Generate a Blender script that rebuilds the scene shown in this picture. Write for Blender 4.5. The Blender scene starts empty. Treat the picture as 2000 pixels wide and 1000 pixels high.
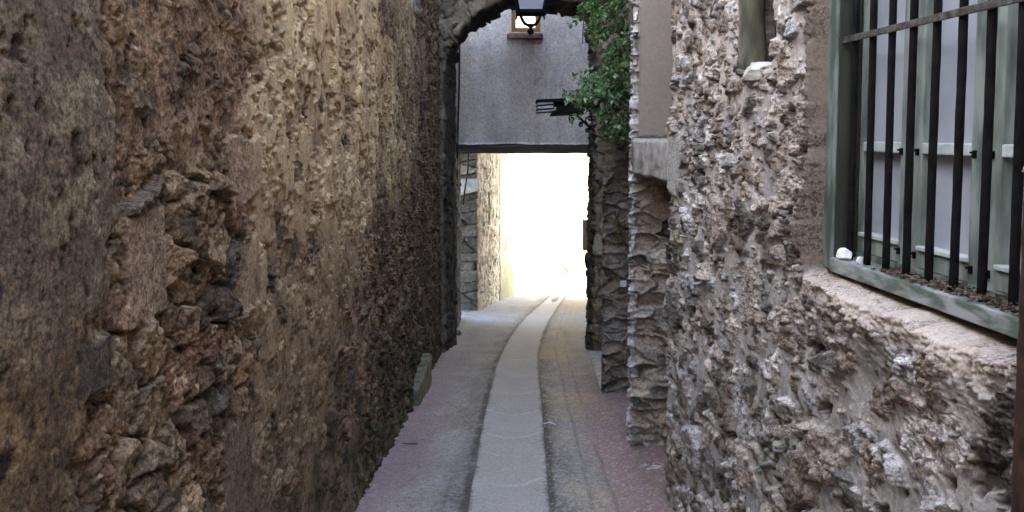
import bpy, bmesh, math, random
import numpy as np
from mathutils import Vector, Matrix

random.seed(7)
scene = bpy.context.scene
col = scene.collection
F32 = np.float32

# ------------------------------------------------------------------ camera maths
F, PX, PY, EYE, PITCH = 1500.0, 1000.0, 354.0, 1.6, math.radians(3.5)
SLOPE = 0.15


def ray(px, py):
    a, b = (px - PX) / F, -(py - PY) / F
    c, s = math.cos(PITCH), math.sin(PITCH)
    return Vector((a, c + b * s, -s + b * c))


def at(px, py, Y):
    d = ray(px, py)
    return Vector((0, 0, EYE)) + d * (Y / d.y)


def on_ground(px, py):
    d = ray(px, py)
    return Vector((0, 0, EYE)) + d * (EYE / (-d.z - SLOPE * d.y))


def gz(y):
    """height of the alley floor: it drops away from the camera"""
    y = np.asarray(y, dtype=np.float64)
    return np.where(y < -4, 0.6, np.where(y < 30, -SLOPE * y, -SLOPE * 30 - 0.03 * (y - 30)))


# ------------------------------------------------------------------ noise
def _tab(seed, n=6):
    return np.random.default_rng(seed).random((256, 256, n)).astype(F32)


_T = {}


def tab(seed, n=6):
    k = (seed, n)
    if k not in _T:
        _T[k] = _tab(seed, n)
    return _T[k]


def vnoise(x, y, seed=0):
    t = tab(seed, 1)[..., 0]
    xf, yf = np.floor(x), np.floor(y)
    fx, fy = (x - xf).astype(F32), (y - yf).astype(F32)
    fx = fx * fx * fx * (fx * (fx * 6 - 15) + 10)
    fy = fy * fy * fy * (fy * (fy * 6 - 15) + 10)
    xi, yi = xf.astype(np.int32) & 255, yf.astype(np.int32) & 255
    x1, y1 = (xi + 1) & 255, (yi + 1) & 255
    a = t[xi, yi] * (1 - fx) + t[x1, yi] * fx
    b = t[xi, y1] * (1 - fx) + t[x1, y1] * fx
    return (a * (1 - fy) + b * fy) * 2 - 1


def fbm(x, y, octv=4, seed=0, gain=0.5):
    r, a, tot = 0, 1.0, 0
    c, s = 0.8, 0.6
    for i in range(octv):
        r = r + a * vnoise(x, y, seed + i)
        tot += a
        a *= gain
        x, y = (x * c - y * s) * 2.03 + 13.7, (x * s + y * c) * 2.03 + 5.1
    return r / tot


def ridged(x, y, octv=3, seed=0):
    r, a, tot = 0, 1.0, 0
    for i in range(octv):
        r = r + a * (1 - np.abs(vnoise(x, y, seed + i)) * 2)
        tot += a
        a *= 0.55
        x, y = (x * 0.8 - y * 0.6) * 2.1 + 3.3, (x * 0.6 + y * 0.8) * 2.1 + 8.8
    return r / tot


def ss(a, b, x):
    t = np.clip((x - a) / (b - a), 0, 1)
    return t * t * (3 - 2 * t)


def smax(a, b, k):
    h = np.clip(0.5 + 0.5 * (a - b) / k, 0, 1)
    return b * (1 - h) + a * h + k * h * (1 - h)


def voro(x, y, seed=0, jit=0.9):
    t = tab(seed + 500, 8)
    xf, yf = np.floor(x), np.floor(y)
    f1 = np.full(x.shape, 9.0, F32)
    f2 = f1.copy()
    bi = np.zeros(x.shape, np.int32)
    bx, by = np.zeros(x.shape, F32), np.zeros(x.shape, F32)
    for i in (-1, 0, 1):
        for j in (-1, 0, 1):
            xi, yi = (xf + i).astype(np.int32) & 255, (yf + j).astype(np.int32) & 255
            dx = (x - (xf + i + 0.5 + (t[xi, yi, 0] - 0.5) * jit)).astype(F32)
            dy = (y - (yf + j + 0.5 + (t[xi, yi, 1] - 0.5) * jit)).astype(F32)
            d = np.sqrt(dx * dx + dy * dy)
            n = d < f1
            f2 = np.where(n, f1, np.minimum(f2, d))
            bi = np.where(n, xi * 256 + yi, bi)
            bx, by = np.where(n, dx, bx), np.where(n, dy, by)
            f1 = np.where(n, d, f1)
    r = t.reshape(-1, 8)[bi]
    return f1, f2, bx, by, r


def stones(u, v, su, sv, seed, warp=0.35, edge=0.32, tilt=0.6):
    """angular stones: returns height 0..1.4, edge distance, per-stone random numbers"""
    wu = u / su + warp * fbm(u / su * 1.7, v / sv * 1.7, 3, seed + 11)
    wv = v / sv + warp * fbm(u / su * 1.7 + 31, v / sv * 1.7 + 9, 3, seed + 17)
    f1, f2, dx, dy, r = voro(wu, wv, seed)
    e = f2 - f1
    body = ss(0.0, edge, e)
    h = body * (0.35 + 0.65 * r[..., 2] + tilt * ((r[..., 3] - 0.5) * dx + (r[..., 4] - 0.5) * dy) * 2)
    return h, e, r


def pal(r, colors):
    c = np.array(colors, F32)
    i = np.clip((r * len(c)).astype(np.int32), 0, len(c) - 1)
    return c[i]


def mixc(a, b, t):
    t = np.asarray(t)[..., None]
    return a * (1 - t) + np.asarray(b, F32) * t


# ------------------------------------------------------------------ materials
def new_mat(name):
    m = bpy.data.materials.new(name)
    m.use_nodes = True
    nt = m.node_tree
    return m, nt, nt.nodes['Principled BSDF']


def wall_mat(name, rough=0.92, bump=0.5, scale=70, var=0.35, dist=0.006):
    """vertex albedo times fine grain noise, plus a fine bump"""
    m, nt, p = new_mat(name)
    N, L = nt.nodes, nt.links
    at_ = N.new('ShaderNodeAttribute'); at_.attribute_name = 'Col'
    tc = N.new('ShaderNodeTexCoord')
    n1 = N.new('ShaderNodeTexNoise'); n1.inputs['Scale'].default_value = scale * 2.2; n1.inputs['Detail'].default_value = 6
    n1.inputs['Roughness'].default_value = 0.65
    L.new(tc.outputs['Object'], n1.inputs['Vector'])
    mr = N.new('ShaderNodeMapRange')
    mr.inputs['From Min'].default_value = 0.33; mr.inputs['From Max'].default_value = 0.67
    mr.inputs['To Min'].default_value = 1 - var; mr.inputs['To Max'].default_value = 1 + var
    L.new(n1.outputs['Fac'], mr.inputs['Value'])
    n3 = N.new('ShaderNodeTexNoise'); n3.inputs['Scale'].default_value = scale * 0.9; n3.inputs['Detail'].default_value = 5
    n3.inputs['Roughness'].default_value = 0.6
    L.new(tc.outputs['Object'], n3.inputs['Vector'])
    m3 = N.new('ShaderNodeMapRange')
    m3.inputs['From Min'].default_value = 0.36; m3.inputs['From Max'].default_value = 0.50
    m3.inputs['To Min'].default_value = 1 - var * 0.95; m3.inputs['To Max'].default_value = 1.06
    L.new(n3.outputs['Fac'], m3.inputs['Value'])
    mm = N.new('ShaderNodeMath'); mm.operation = 'MULTIPLY'
    L.new(mr.outputs['Result'], mm.inputs[0]); L.new(m3.outputs['Result'], mm.inputs[1])
    mx = N.new('ShaderNodeMix'); mx.data_type = 'RGBA'; mx.blend_type = 'MULTIPLY'
    L.new(at_.outputs['Alpha'], mx.inputs['Factor'])
    L.new(at_.outputs['Color'], mx.inputs['A']); L.new(mm.outputs[0], mx.inputs['B'])
    L.new(mx.outputs['Result'], p.inputs['Base Color'])
    n2 = N.new('ShaderNodeTexNoise'); n2.inputs['Scale'].default_value = scale; n2.inputs['Detail'].default_value = 8
    n2.inputs['Roughness'].default_value = 0.7
    L.new(tc.outputs['Object'], n2.inputs['Vector'])
    bp = N.new('ShaderNodeBump'); bp.inputs['Distance'].default_value = dist
    ms = N.new('ShaderNodeMath'); ms.operation = 'MULTIPLY'; ms.inputs[1].default_value = bump
    L.new(at_.outputs['Alpha'], ms.inputs[0]); L.new(ms.outputs[0], bp.inputs['Strength'])
    L.new(n2.outputs['Fac'], bp.inputs['Height']); L.new(bp.outputs['Normal'], p.inputs['Normal'])
    p.inputs['Roughness'].default_value = rough
    p.inputs['Specular IOR Level'].default_value = 0.25
    return m


def noise_mat(name, c1, c2, scale=12, rough=0.7, bump=0.2, dist=0.003, metallic=0.0, detail=6, stretch=(1, 1, 1), lo=0.35, hi=0.65, spec=0.3):
    m, nt, p = new_mat(name)
    N, L = nt.nodes, nt.links
    tc = N.new('ShaderNodeTexCoord'); mp = N.new('ShaderNodeMapping')
    mp.inputs['Scale'].default_value = stretch
    L.new(tc.outputs['Object'], mp.inputs['Vector'])
    n1 = N.new('ShaderNodeTexNoise'); n1.inputs['Scale'].default_value = scale; n1.inputs['Detail'].default_value = detail
    L.new(mp.outputs['Vector'], n1.inputs['Vector'])
    cr = N.new('ShaderNodeValToRGB')
    cr.color_ramp.elements[0].position = lo; cr.color_ramp.elements[0].color = (*c1, 1)
    cr.color_ramp.elements[1].position = hi; cr.color_ramp.elements[1].color = (*c2, 1)
    L.new(n1.outputs['Fac'], cr.inputs['Fac']); L.new(cr.outputs['Color'], p.inputs['Base Color'])
    n2 = N.new('ShaderNodeTexNoise'); n2.inputs['Scale'].default_value = scale * 5; n2.inputs['Detail'].default_value = 5
    L.new(mp.outputs['Vector'], n2.inputs['Vector'])
    bp = N.new('ShaderNodeBump'); bp.inputs['Strength'].default_value = bump; bp.inputs['Distance'].default_value = dist
    L.new(n2.outputs['Fac'], bp.inputs['Height']); L.new(bp.outputs['Normal'], p.inputs['Normal'])
    p.inputs['Roughness'].default_value = rough; p.inputs['Metallic'].default_value = metallic
    p.inputs['Specular IOR Level'].default_value = spec
    return m


M_LEFT = wall_mat('brown_rubble', bump=0.9, scale=55, var=0.62, dist=0.016)
M_RIGHT = wall_mat('grey_rubble', bump=0.9, scale=60, var=0.62, dist=0.014)
M_STONE = wall_mat('pier_stone', bump=0.6, scale=45, var=0.4, dist=0.01)
M_FAR = wall_mat('far_masonry', bump=0.4, scale=25, var=0.3, dist=0.01)
M_PLASTER = wall_mat('house_plaster', bump=0.8, scale=34, var=0.26, dist=0.008)
M_GROUND = wall_mat('worn_concrete', bump=0.35, scale=90, var=0.42, dist=0.004, rough=0.85)
M_STRIP = wall_mat('smooth_concrete', bump=0.15, scale=60, var=0.22, dist=0.002, rough=0.8)
M_CEMENT = noise_mat('cement_lintel', (0.17, 0.16, 0.148), (0.36, 0.34, 0.32), 9, 0.9, 0.7, 0.012)
M_MOSSCEM = noise_mat('mossy_cement', (0.06, 0.056, 0.03), (0.19, 0.17, 0.11), 8, 0.9, 0.5, 0.008)
M_PALECEM = noise_mat('pale_cement', (0.30, 0.28, 0.24), (0.50, 0.48, 0.43), 9, 0.9, 0.5, 0.008)
M_GREEN = noise_mat('worn_green_paint', (0.06, 0.08, 0.066), (0.165, 0.19, 0.168), 22, 0.65, 0.4, 0.003, stretch=(1, 1, 0.22), lo=.4, hi=.6)
M_SASH = noise_mat('sash_paint', (0.10, 0.128, 0.11), (0.25, 0.28, 0.252), 20, 0.65, 0.4, 0.003, stretch=(1, 1, 0.2), lo=.38, hi=.58)
M_GREENDK = noise_mat('dark_green_paint', (0.018, 0.022, 0.014), (0.034, 0.04, 0.028), 8, 0.6, 0.2, 0.002, stretch=(1, 1, 0.3))
M_SILL = noise_mat('peeling_sill_paint', (0.085, 0.11, 0.085), (0.27, 0.285, 0.285), 14, 0.7, 0.5, 0.004, stretch=(1, 0.5, 1.6), lo=0.42, hi=0.56)
M_RAIL = noise_mat('pale_rail_paint', (0.34, 0.38, 0.37), (0.55, 0.58, 0.57), 14, 0.5, 0.2, 0.002)
M_IRON = noise_mat('black_iron', (0.003, 0.003, 0.0033), (0.009, 0.0085, 0.0085), 30, 0.8, 0.35, 0.001, spec=0.08)
M_IRONBAR = noise_mat('grey_flat_iron', (0.015, 0.014, 0.013), (0.085, 0.078, 0.07), 40, 0.5, 0.6, 0.002)
M_RUST = noise_mat('rusty_pipe', (0.016, 0.009, 0.0065), (0.055, 0.024, 0.014), 22, 0.75, 0.5, 0.003)
M_BEAM = noise_mat('old_beam', (0.055, 0.045, 0.03), (0.14, 0.115, 0.08), 5, 0.85, 0.5, 0.006, stretch=(0.3, 1, 2))
M_POST = noise_mat('mossy_post', (0.05, 0.048, 0.032), (0.16, 0.15, 0.105), 14, 0.9, 0.7, 0.008, stretch=(1, 1, 0.3))
M_DOOR = noise_mat('dark_planks', (0.02, 0.017, 0.014), (0.05, 0.04, 0.03), 6, 0.8, 0.4, 0.005, stretch=(1, 6, 0.5))
M_WINWOOD = noise_mat('orange_wood', (0.22, 0.105, 0.035), (0.36, 0.185, 0.07), 14, 0.5, 0.2, 0.002)
M_BRICK = noise_mat('brown_sill_tile', (0.13, 0.07, 0.05), (0.24, 0.14, 0.105), 16, 0.8, 0.4, 0.004)
M_WHITE = noise_mat('white_pebble', (0.55, 0.53, 0.50), (0.80, 0.79, 0.77), 40, 0.8, 0.6, 0.004)
M_ROCK = noise_mat('loose_rock', (0.10, 0.095, 0.09), (0.26, 0.245, 0.22), 14, 0.9, 0.7, 0.01)
M_TANBOX = noise_mat('tan_box', (0.30, 0.20, 0.09), (0.42, 0.30, 0.15), 8, 0.6, 0.2, 0.002)
M_PALEHOUSE = noise_mat('pale_render', (0.62, 0.58, 0.50), (0.76, 0.73, 0.66), 2, 0.9, 0.3, 0.01)
M_BODY = noise_mat('rough_render', (0.30, 0.28, 0.25), (0.40, 0.38, 0.35), 3, 0.9, 0.3, 0.01)
M_LITTER = noise_mat('dead_leaves', (0.02, 0.016, 0.013), (0.17, 0.13, 0.10), 60, 0.9, 0.2, 0.002)
M_BLACK = noise_mat('black_rubber', (0.01, 0.01, 0.01), (0.022, 0.02, 0.02), 20, 0.6, 0.1, 0.001)
M_STEM = noise_mat('plant_stem', (0.05, 0.04, 0.025), (0.10, 0.08, 0.045), 20, 0.8, 0.2, 0.002)


def pane_mat():
    m, nt, p = new_mat('curtained_glass')
    N, L = nt.nodes, nt.links
    tc = N.new('ShaderNodeTexCoord'); mp = N.new('ShaderNodeMapping')
    mp.inputs['Scale'].default_value = (1, 1.2, 0.8)
    n = N.new('ShaderNodeTexNoise'); n.inputs['Scale'].default_value = 3.2; n.inputs['Detail'].default_value = 3
    cr = N.new('ShaderNodeValToRGB')
    cr.color_ramp.elements[0].position = 0.3; cr.color_ramp.elements[0].color = (0.27, 0.295, 0.345, 1)
    cr.color_ramp.elements[1].position = 0.7; cr.color_ramp.elements[1].color = (0.41, 0.435, 0.49, 1)
    L.new(tc.outputs['Object'], mp.inputs['Vector']); L.new(mp.outputs['Vector'], n.inputs['Vector'])
    L.new(n.outputs['Fac'], cr.inputs['Fac']); L.new(cr.outputs['Color'], p.inputs['Base Color'])
    p.inputs['Roughness'].default_value = 0.5
    p.inputs['Specular IOR Level'].default_value = 0.3
    p.inputs['Coat Weight'].default_value = 0.5
    p.inputs['Coat Roughness'].default_value = 0.16
    return m


def frost_mat(name, c=(0.78, 0.78, 0.84), trans=0.4):
    m, nt, p = new_mat(name)
    N, L = nt.nodes, nt.links
    tc = N.new('ShaderNodeTexCoord')
    n = N.new('ShaderNodeTexNoise'); n.inputs['Scale'].default_value = 9
    cr = N.new('ShaderNodeValToRGB')
    cr.color_ramp.elements[0].color = (c[0] * 0.9, c[1] * 0.9, c[2] * 0.9, 1)
    cr.color_ramp.elements[1].color = (*c, 1)
    L.new(tc.outputs['Object'], n.inputs['Vector']); L.new(n.outputs['Fac'], cr.inputs['Fac'])
    L.new(cr.outputs['Color'], p.inputs['Base Color'])
    tr = N.new('ShaderNodeBsdfTranslucent'); L.new(cr.outputs['Color'], tr.inputs['Color'])
    ms = N.new('ShaderNodeMixShader'); ms.inputs[0].default_value = trans
    out = N['Material Output']
    L.new(p.outputs[0], ms.inputs[1]); L.new(tr.outputs[0], ms.inputs[2]); L.new(ms.outputs[0], out.inputs['Surface'])
    p.inputs['Roughness'].default_value = 0.35
    return m


def glow_mat():
    m, nt, p = new_mat('glowing_window_glass')
    N, L = nt.nodes, nt.links
    tc = N.new('ShaderNodeTexCoord')
    n = N.new('ShaderNodeTexNoise'); n.inputs['Scale'].default_value = 6
    cr = N.new('ShaderNodeValToRGB')
    cr.color_ramp.elements[0].position = 0.4; cr.color_ramp.elements[0].color = (0.85, 0.82, 0.45, 1)
    cr.color_ramp.elements[1].position = 0.55; cr.color_ramp.elements[1].color = (1, 0.97, 0.88, 1)
    L.new(tc.outputs['Object'], n.inputs['Vector']); L.new(n.outputs['Fac'], cr.inputs['Fac'])
    L.new(cr.outputs['Color'], p.inputs['Emission Color'])
    p.inputs['Emission Strength'].default_value = GLOW  # emission stands in for bright sky showing in the glass
    p.inputs['Base Color'].default_value = (0.1, 0.1, 0.1, 1)
    p.inputs['Roughness'].default_value = 0.1
    return m


GLOW = 0.3
M_PANE = pane_mat()
M_FROST = frost_mat('frosted_lantern_glass')
M_SLAT = frost_mat('pale_canopy_glass', (0.82, 0.82, 0.86), 0.5)
M_GLOW = glow_mat()


def leaf_mat(name, c1, c2):
    m, nt, p = new_mat(name)
    N, L = nt.nodes, nt.links
    a = N.new('ShaderNodeAttribute'); a.attribute_name = 'Col'
    L.new(a.outputs['Color'], p.inputs['Base Color'])
    p.inputs['Roughness'].default_value = 0.5
    p.inputs['Specular IOR Level'].default_value = 0.35
    tr = N.new('ShaderNodeBsdfTranslucent'); L.new(a.outputs['Color'], tr.inputs['Color'])
    ms = N.new('ShaderNodeMixShader'); ms.inputs[0].default_value = 0.3
    L.new(p.outputs[0], ms.inputs[1]); L.new(tr.outputs[0], ms.inputs[2])
    L.new(ms.outputs[0], N['Material Output'].inputs['Surface'])
    return m


M_LEAF = leaf_mat('leaf_green', None, None)


# ------------------------------------------------------------------ object helpers
def props(o, label=None, cat=None, group=None, kind=None):
    if label: o['label'] = label
    if cat: o['category'] = cat
    if group: o['group'] = group
    if kind: o['kind'] = kind
    return o


def thing(name, loc, label, cat, group=None):
    o = bpy.data.objects.new(name, None)
    o.empty_display_size = 0.2
    o.location = loc
    col.objects.link(o)
    return props(o, label, cat, group)


ORG = {}


def link(name, me, mat, parent=None, origin=None):
    """vertices are given in world metres; origin moves the object's base there"""
    o = bpy.data.objects.new(name, me)
    col.objects.link(o)
    me.materials.append(mat)
    if parent is not None:
        base = ORG.get(parent.name)
        if base is None:
            base = Vector(parent.location)
        o.parent = parent
        o.matrix_parent_inverse = Matrix.Translation(-base)
        ORG[o.name] = Vector((0, 0, 0))
    elif origin is not None:
        me.transform(Matrix.Translation(-Vector(origin)))
        o.location = origin
        ORG[o.name] = Vector(origin)
    else:
        ORG[o.name] = Vector((0, 0, 0))
    return o


def np_mesh(name, V, faces, C=None, smooth=True):
    """V (n,3); faces (m,k) int array"""
    me = bpy.data.meshes.new(name)
    V = np.ascontiguousarray(V, F32); faces = np.ascontiguousarray(faces, np.int32)
    m, k = faces.shape
    me.vertices.add(len(V)); me.loops.add(m * k); me.polygons.add(m)
    me.vertices.foreach_set('co', V.ravel())
    me.loops.foreach_set('vertex_index', faces.ravel())
    me.polygons.foreach_set('loop_start', np.arange(0, m * k, k, dtype=np.int32))
    me.polygons.foreach_set('loop_total', np.full(m, k, np.int32))
    me.polygons.foreach_set('use_smooth', np.full(m, smooth, bool))
    if C is not None:
        a = me.color_attributes.new('Col', 'FLOAT_COLOR', 'POINT')
        C = C.reshape(-1, C.shape[-1]); c4 = np.ones((len(V), 4), F32); c4[:, :C.shape[1]] = np.clip(C, 0, 1)
        a.data.foreach_set('color', c4.ravel())
    me.update()
    return me


def grid_faces(n, m, flip=False):
    i = np.arange(n * m).reshape(n, m)
    a, b, c, d = i[:-1, :-1], i[1:, :-1], i[1:, 1:], i[:-1, 1:]
    q = (a, d, c, b) if flip else (a, b, c, d)
    return np.stack([x.ravel() for x in q], 1)


def bm_mesh(name, bm, smooth=False):
    me = bpy.data.meshes.new(name)
    bmesh.ops.recalc_face_normals(bm, faces=bm.faces)
    bm.to_mesh(me); bm.free()
    if smooth:
        me.polygons.foreach_set('use_smooth', np.full(len(me.polygons), True, bool))
    return me


def add_hexa(bm, P):
    """P: 8 corners, bottom ring then top ring"""
    v = [bm.verts.new(p) for p in P]
    fs = [(0, 3, 2, 1), (4, 5, 6, 7), (0, 1, 5, 4), (1, 2, 6, 5), (2, 3, 7, 6), (3, 0, 4, 7)]
    return [bm.faces.new([v[i] for i in f]) for f in fs]


def box_pts(x0, x1, y0, y1, z0, z1, T=None):
    P = [(x0, y0, z0), (x1, y0, z0), (x1, y1, z0), (x0, y1, z0), (x0, y0, z1), (x1, y0, z1), (x1, y1, z1), (x0, y1, z1)]
    return [T(*p) for p in P] if T else P


def box(name, dims, mat, parent=None, bev=0.004, T=None, origin=None, jitter=0.0, cuts=0):
    bm = bmesh.new()
    for d in (dims if isinstance(dims[0], (tuple, list)) else [dims]):
        add_hexa(bm, box_pts(*d, T=T))
    if bev:
        bmesh.ops.bevel(bm, geom=bm.edges[:], offset=bev, segments=2, affect='EDGES', profile=0.6)
    if cuts:
        bmesh.ops.subdivide_edges(bm, edges=bm.edges[:], cuts=cuts, use_grid_fill=True)
    if jitter:
        rg = random.Random(len(name) * 13 + int(dims[0] * 100) if not isinstance(dims[0], (tuple, list)) else 3)
        for v in bm.verts:
            v.co += Vector((rg.uniform(-1, 1), rg.uniform(-1, 1), rg.uniform(-1, 1))) * jitter
    return link(name, bm_mesh(name, bm), mat, parent, origin)


def add_tube(bm, pts, r, n=8, cap=True):
    pts = [Vector(p) for p in pts]
    rs = r if isinstance(r, (list, tuple)) else [r] * len(pts)
    rings = []
    up = Vector((0, 0, 1))
    for i, p in enumerate(pts):
        t = (pts[min(i + 1, len(pts) - 1)] - pts[max(i - 1, 0)]).normalized()
        a = t.cross(up if abs(t.z) < 0.95 else Vector((1, 0, 0))).normalized()
        b = t.cross(a)
        rings.append([bm.verts.new(p + (a * math.cos(2 * math.pi * k / n) + b * math.sin(2 * math.pi * k / n)) * rs[i]) for k in range(n)])
    for i in range(len(pts) - 1):
        for k in range(n):
            bm.faces.new((rings[i][k], rings[i][(k + 1) % n], rings[i + 1][(k + 1) % n], rings[i + 1][k]))
    if cap:
        bm.faces.new(rings[0][::-1]); bm.faces.new(rings[-1])


def tube(name, pts, r, mat, parent=None, n=8, origin=None):
    bm = bmesh.new(); add_tube(bm, pts, r, n)
    return link(name, bm_mesh(name, bm, True), mat, parent, origin)


def rock(name, c, size, mat, label=None, cat=None, seed=1, parent=None, rot=0.0, group=None):
    rg = random.Random(seed)
    bm = bmesh.new()
    bmesh.ops.create_icosphere(bm, subdivisions=3, radius=1)
    planes = [(Vector((rg.gauss(0, 1), rg.gauss(0, 1), rg.gauss(0, 1))).normalized(), rg.uniform(0.55, 0.85)) for _ in range(14)]
    R = Matrix.Rotation(rot, 3, 'Z')
    for v in bm.verts:
        p = v.co.copy()
        for nrm, d in planes:
            k = p.dot(nrm)
            if k > d: p -= nrm * (k - d)
        p *= 1 + rg.uniform(-0.03, 0.03)
        p = R @ Vector((p.x * size[0], p.y * size[1], p.z * size[2]))
        v.co = p + Vector(c)
    o = link(name, bm_mesh(name, bm), mat, parent, None if parent else (c[0], c[1], c[2] - size[2] * 0.7))
    return props(o, label, cat, group)


def plan_wall(name, pts, S, Z, hf, mat, parent=None, left=False, corner=0.03, origin=None, smooth=True):
    """wall sheet swept up from a plan polyline and displaced outwards by hf(s,z,y) -> height, colour"""
    pts = np.array(pts, np.float64)
    seg = np.diff(pts, axis=0); ln = np.hypot(seg[:, 0], seg[:, 1]); cum = np.concatenate([[0], np.cumsum(ln)])
    nrm = np.stack([seg[:, 1], -seg[:, 0]], 1) / ln[:, None]
    if left: nrm = -nrm
    S = np.asarray(S, np.float64)
    x = np.interp(S, cum, pts[:, 0]); y = np.interp(S, cum, pts[:, 1])
    ks, kn = [], []
    for i in range(len(ln)):
        ks += [cum[i] + min(corner, ln[i] * 0.4), cum[i + 1] - min(corner, ln[i] * 0.4)]; kn += [nrm[i], nrm[i]]
    kn = np.array(kn)
    nx = np.interp(S, ks, kn[:, 0]); ny = np.interp(S, ks, kn[:, 1])
    q = np.hypot(nx, ny); nx /= q; ny /= q
    S2, Z2 = np.meshgrid(S, Z, indexing='ij')
    Y2 = np.repeat(y[:, None], len(Z), 1)
    h, c = hf(S2, Z2, Y2)
    V = np.stack([x[:, None] + nx[:, None] * h, y[:, None] + ny[:, None] * h, Z2 + 0 * h], -1)
    me = np_mesh(name, V.reshape(-1, 3), grid_faces(len(S), len(Z), flip=left), c, smooth)
    return link(name, me, mat, parent, origin)


def logspace_step(a, b, k, off=0.0):
    """positions a..b whose spacing is k times the distance from off"""
    n = max(2, int(math.log((b - off) / (a - off)) / k))
    return off + np.exp(np.linspace(math.log(a - off), math.log(b - off), n))


def z_rows(lo, hi, k=0.0042):
    low = 1.6 - logspace_step(0.62, 1.6 - lo, k)[::-1]
    mid = np.arange(0.984, 1.83, 0.0034)
    top = 1.6 + logspace_step(0.235, 2.6, k * 2.6)
    cap = np.linspace(4.25, hi, 9)[1:]
    return np.concatenate([low, mid, top, cap])


exec_order = []
# ================================================================== LEFT WALL
PINK = np.array((0.27, 0.20, 0.145), F32)


def left_h(s, v, u):
    wu = u + 0.05 * fbm(u * 7, v * 7, 3, 1)
    wv = v + 0.05 * fbm(u * 7 + 50, v * 7, 3, 4)
    lo = fbm(u * 0.9, v * 0.9, 4, 8)
    mid = fbm(u * 5, v * 5, 5, 21)
    fine = fbm(u * 38, v * 38, 4, 30, 0.6)
    rid = ridged(u * 16, v * 16, 4, 44)
    hb, eb, rb = stones(u, v, 0.17, 0.125, 60, edge=.2, tilt=1.0)
    hs, es, rs = stones(u, v, 0.085, 0.065, 75)
    # zones
    wu = wu + 0.24 * fbm(u * 2.6, v * 2.6, 5, 12, .6)
    A = ss(1.80, 1.68, wu) * ss(1.12, 1.26, wv + 0.08 * mid)               # grey-brown plaster skin
    E = ss(1.60, 1.54, wu) * (1 - A)                                         # earthy plaster below it
    P = ss(2.70, 2.86, wu) * np.clip(0.22 + 1.3 * ss(0.2, 1.5, v) - 0.22 * np.maximum(u - 3.4, 0) + 0.9 * lo, 0, 1)
    Rz = ss(1.66, 1.80, wu) * ss(2.86, 2.74, wu) * ss(1.40, 1.62, wv)
    Sx = ss(1.60, 1.70, wu) * ss(2.86, 2.74, wu) * (1 - Rz)
    D = ss(2.78, 2.95, wu) * (1 - P)
    big = ss(-0.25, 0.35, fbm(u * 2.2, v * 2.2, 3, 86))
    stone = (0.016 - .010 * P + 0.024 * Sx * (0.6 + .7 * big) + 0.020 * D + 0.010 * P) * hb + (0.008 - .004 * P + 0.005 * Rz + 0.008 * D) * hs + (0.007 * rid * (1 - .6 * P) + .004 * stones(u + 5, v, 0.034, 0.028, 83, warp=.5, edge=.5, tilt=1.6)[0] * (Sx + .5 * D + .5 * Rz)) * (1 - A) + 0.002 * fine
    mort = (-0.004 * Sx + 0.016 * Rz + 0.040 * A + 0.034 * E + 0.020 * P + 0.008 * D) + 0.009 * mid * (1 - .6 * P) + 0.010 * lo + 0.0015 * fine * (1 - .6 * P) + 0.006 * (Rz + 0.5 * D) * rid
    # smeared, flaking mortar: overlapping skins with broken edges
    pa = ss(-0.02, 0.05, fbm(u * 3.2, v * 3.6, 5, 90, 0.6)); pb = ss(0.03, 0.09, fbm(u * 6.0, v * 6.5, 5, 95, 0.58)); pc = ss(-0.1, -0.02, fbm(u * 2.0 + 5, v * 2.4, 5, 99, 0.6))
    skin = np.clip(0.45 * pa + 0.3 * pb + 0.45 * pc, 0, 1)
    mort = mort + P * (0.014 * pa + 0.009 * pb + 0.014 * pc - 0.006 + 0.003 * fbm(u * 22, v * 18, 3, 94) + 0.005 * fbm(u * 8, v * 5, 4, 93))
    h = smax(stone, mort, 0.005)
    m = ss(-0.004, 0.005, stone - mort)
    # colours (albedo)
    cst = pal(rb[..., 5], [(.185, .122, .078), (.24, .165, .105), (.125, .09, .064), (.30, .225, .15), (.215, .13, .088), (.105, .09, .072), (.25, .185, .125)])
    cst = cst * (0.7 + 0.6 * rs[..., 5])[..., None]
    cst = mixc(cst, (.115, .082, .058), 0.55 * Sx * ss(0.30, 0.05, eb))
    cst = mixc(cst, (.225, .155, .10), 0.7 * Rz)
    cst = mixc(cst, (.115, .086, .062), 0.55 * D * ss(3.0, 6.5, u))
    cmo = np.zeros(cst.shape, F32) + np.array((.185, .132, .088), F32)
    cA = mixc(np.zeros(cst.shape, F32) + np.array((.135, .102, .070), F32), (.25, .20, .14), ss(-.15, .45, fbm(u * 9, v * 9, 5, 121, .6)))
    cmo = cmo * (1 - A[..., None]) + cA * A[..., None]
    cE = mixc(np.zeros(cst.shape, F32) + np.array((.105, .068, .038), F32), (.215, .150, .085), ss(-.2, .4, fbm(u * 10, v * 10, 5, 124, .6)))
    cmo = cmo * (1 - E[..., None]) + cE * E[..., None]
    cR = mixc(np.zeros(cst.shape, F32) + np.array((.165, .108, .068), F32), (.32, .22, .145), ss(-.25, .4, fbm(u * 12, v * 9, 5, 127, .6)))
    cmo = cmo * (1 - Rz[..., None]) + cR * Rz[..., None]
    warm = ss(-0.25, 0.35, fbm(u * 0.8 + 4, v * 0.8, 3, 130)) * ss(0.9, 1.6, v)
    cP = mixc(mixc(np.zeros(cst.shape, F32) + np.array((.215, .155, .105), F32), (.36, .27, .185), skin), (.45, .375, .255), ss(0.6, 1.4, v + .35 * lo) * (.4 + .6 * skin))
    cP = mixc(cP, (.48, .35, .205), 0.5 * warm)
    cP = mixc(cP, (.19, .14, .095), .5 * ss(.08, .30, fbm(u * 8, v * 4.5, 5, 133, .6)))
    cP = mixc(cP, (.23, .17, .115), .75 * ss(1.15, .55, v + .4 * lo))
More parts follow.
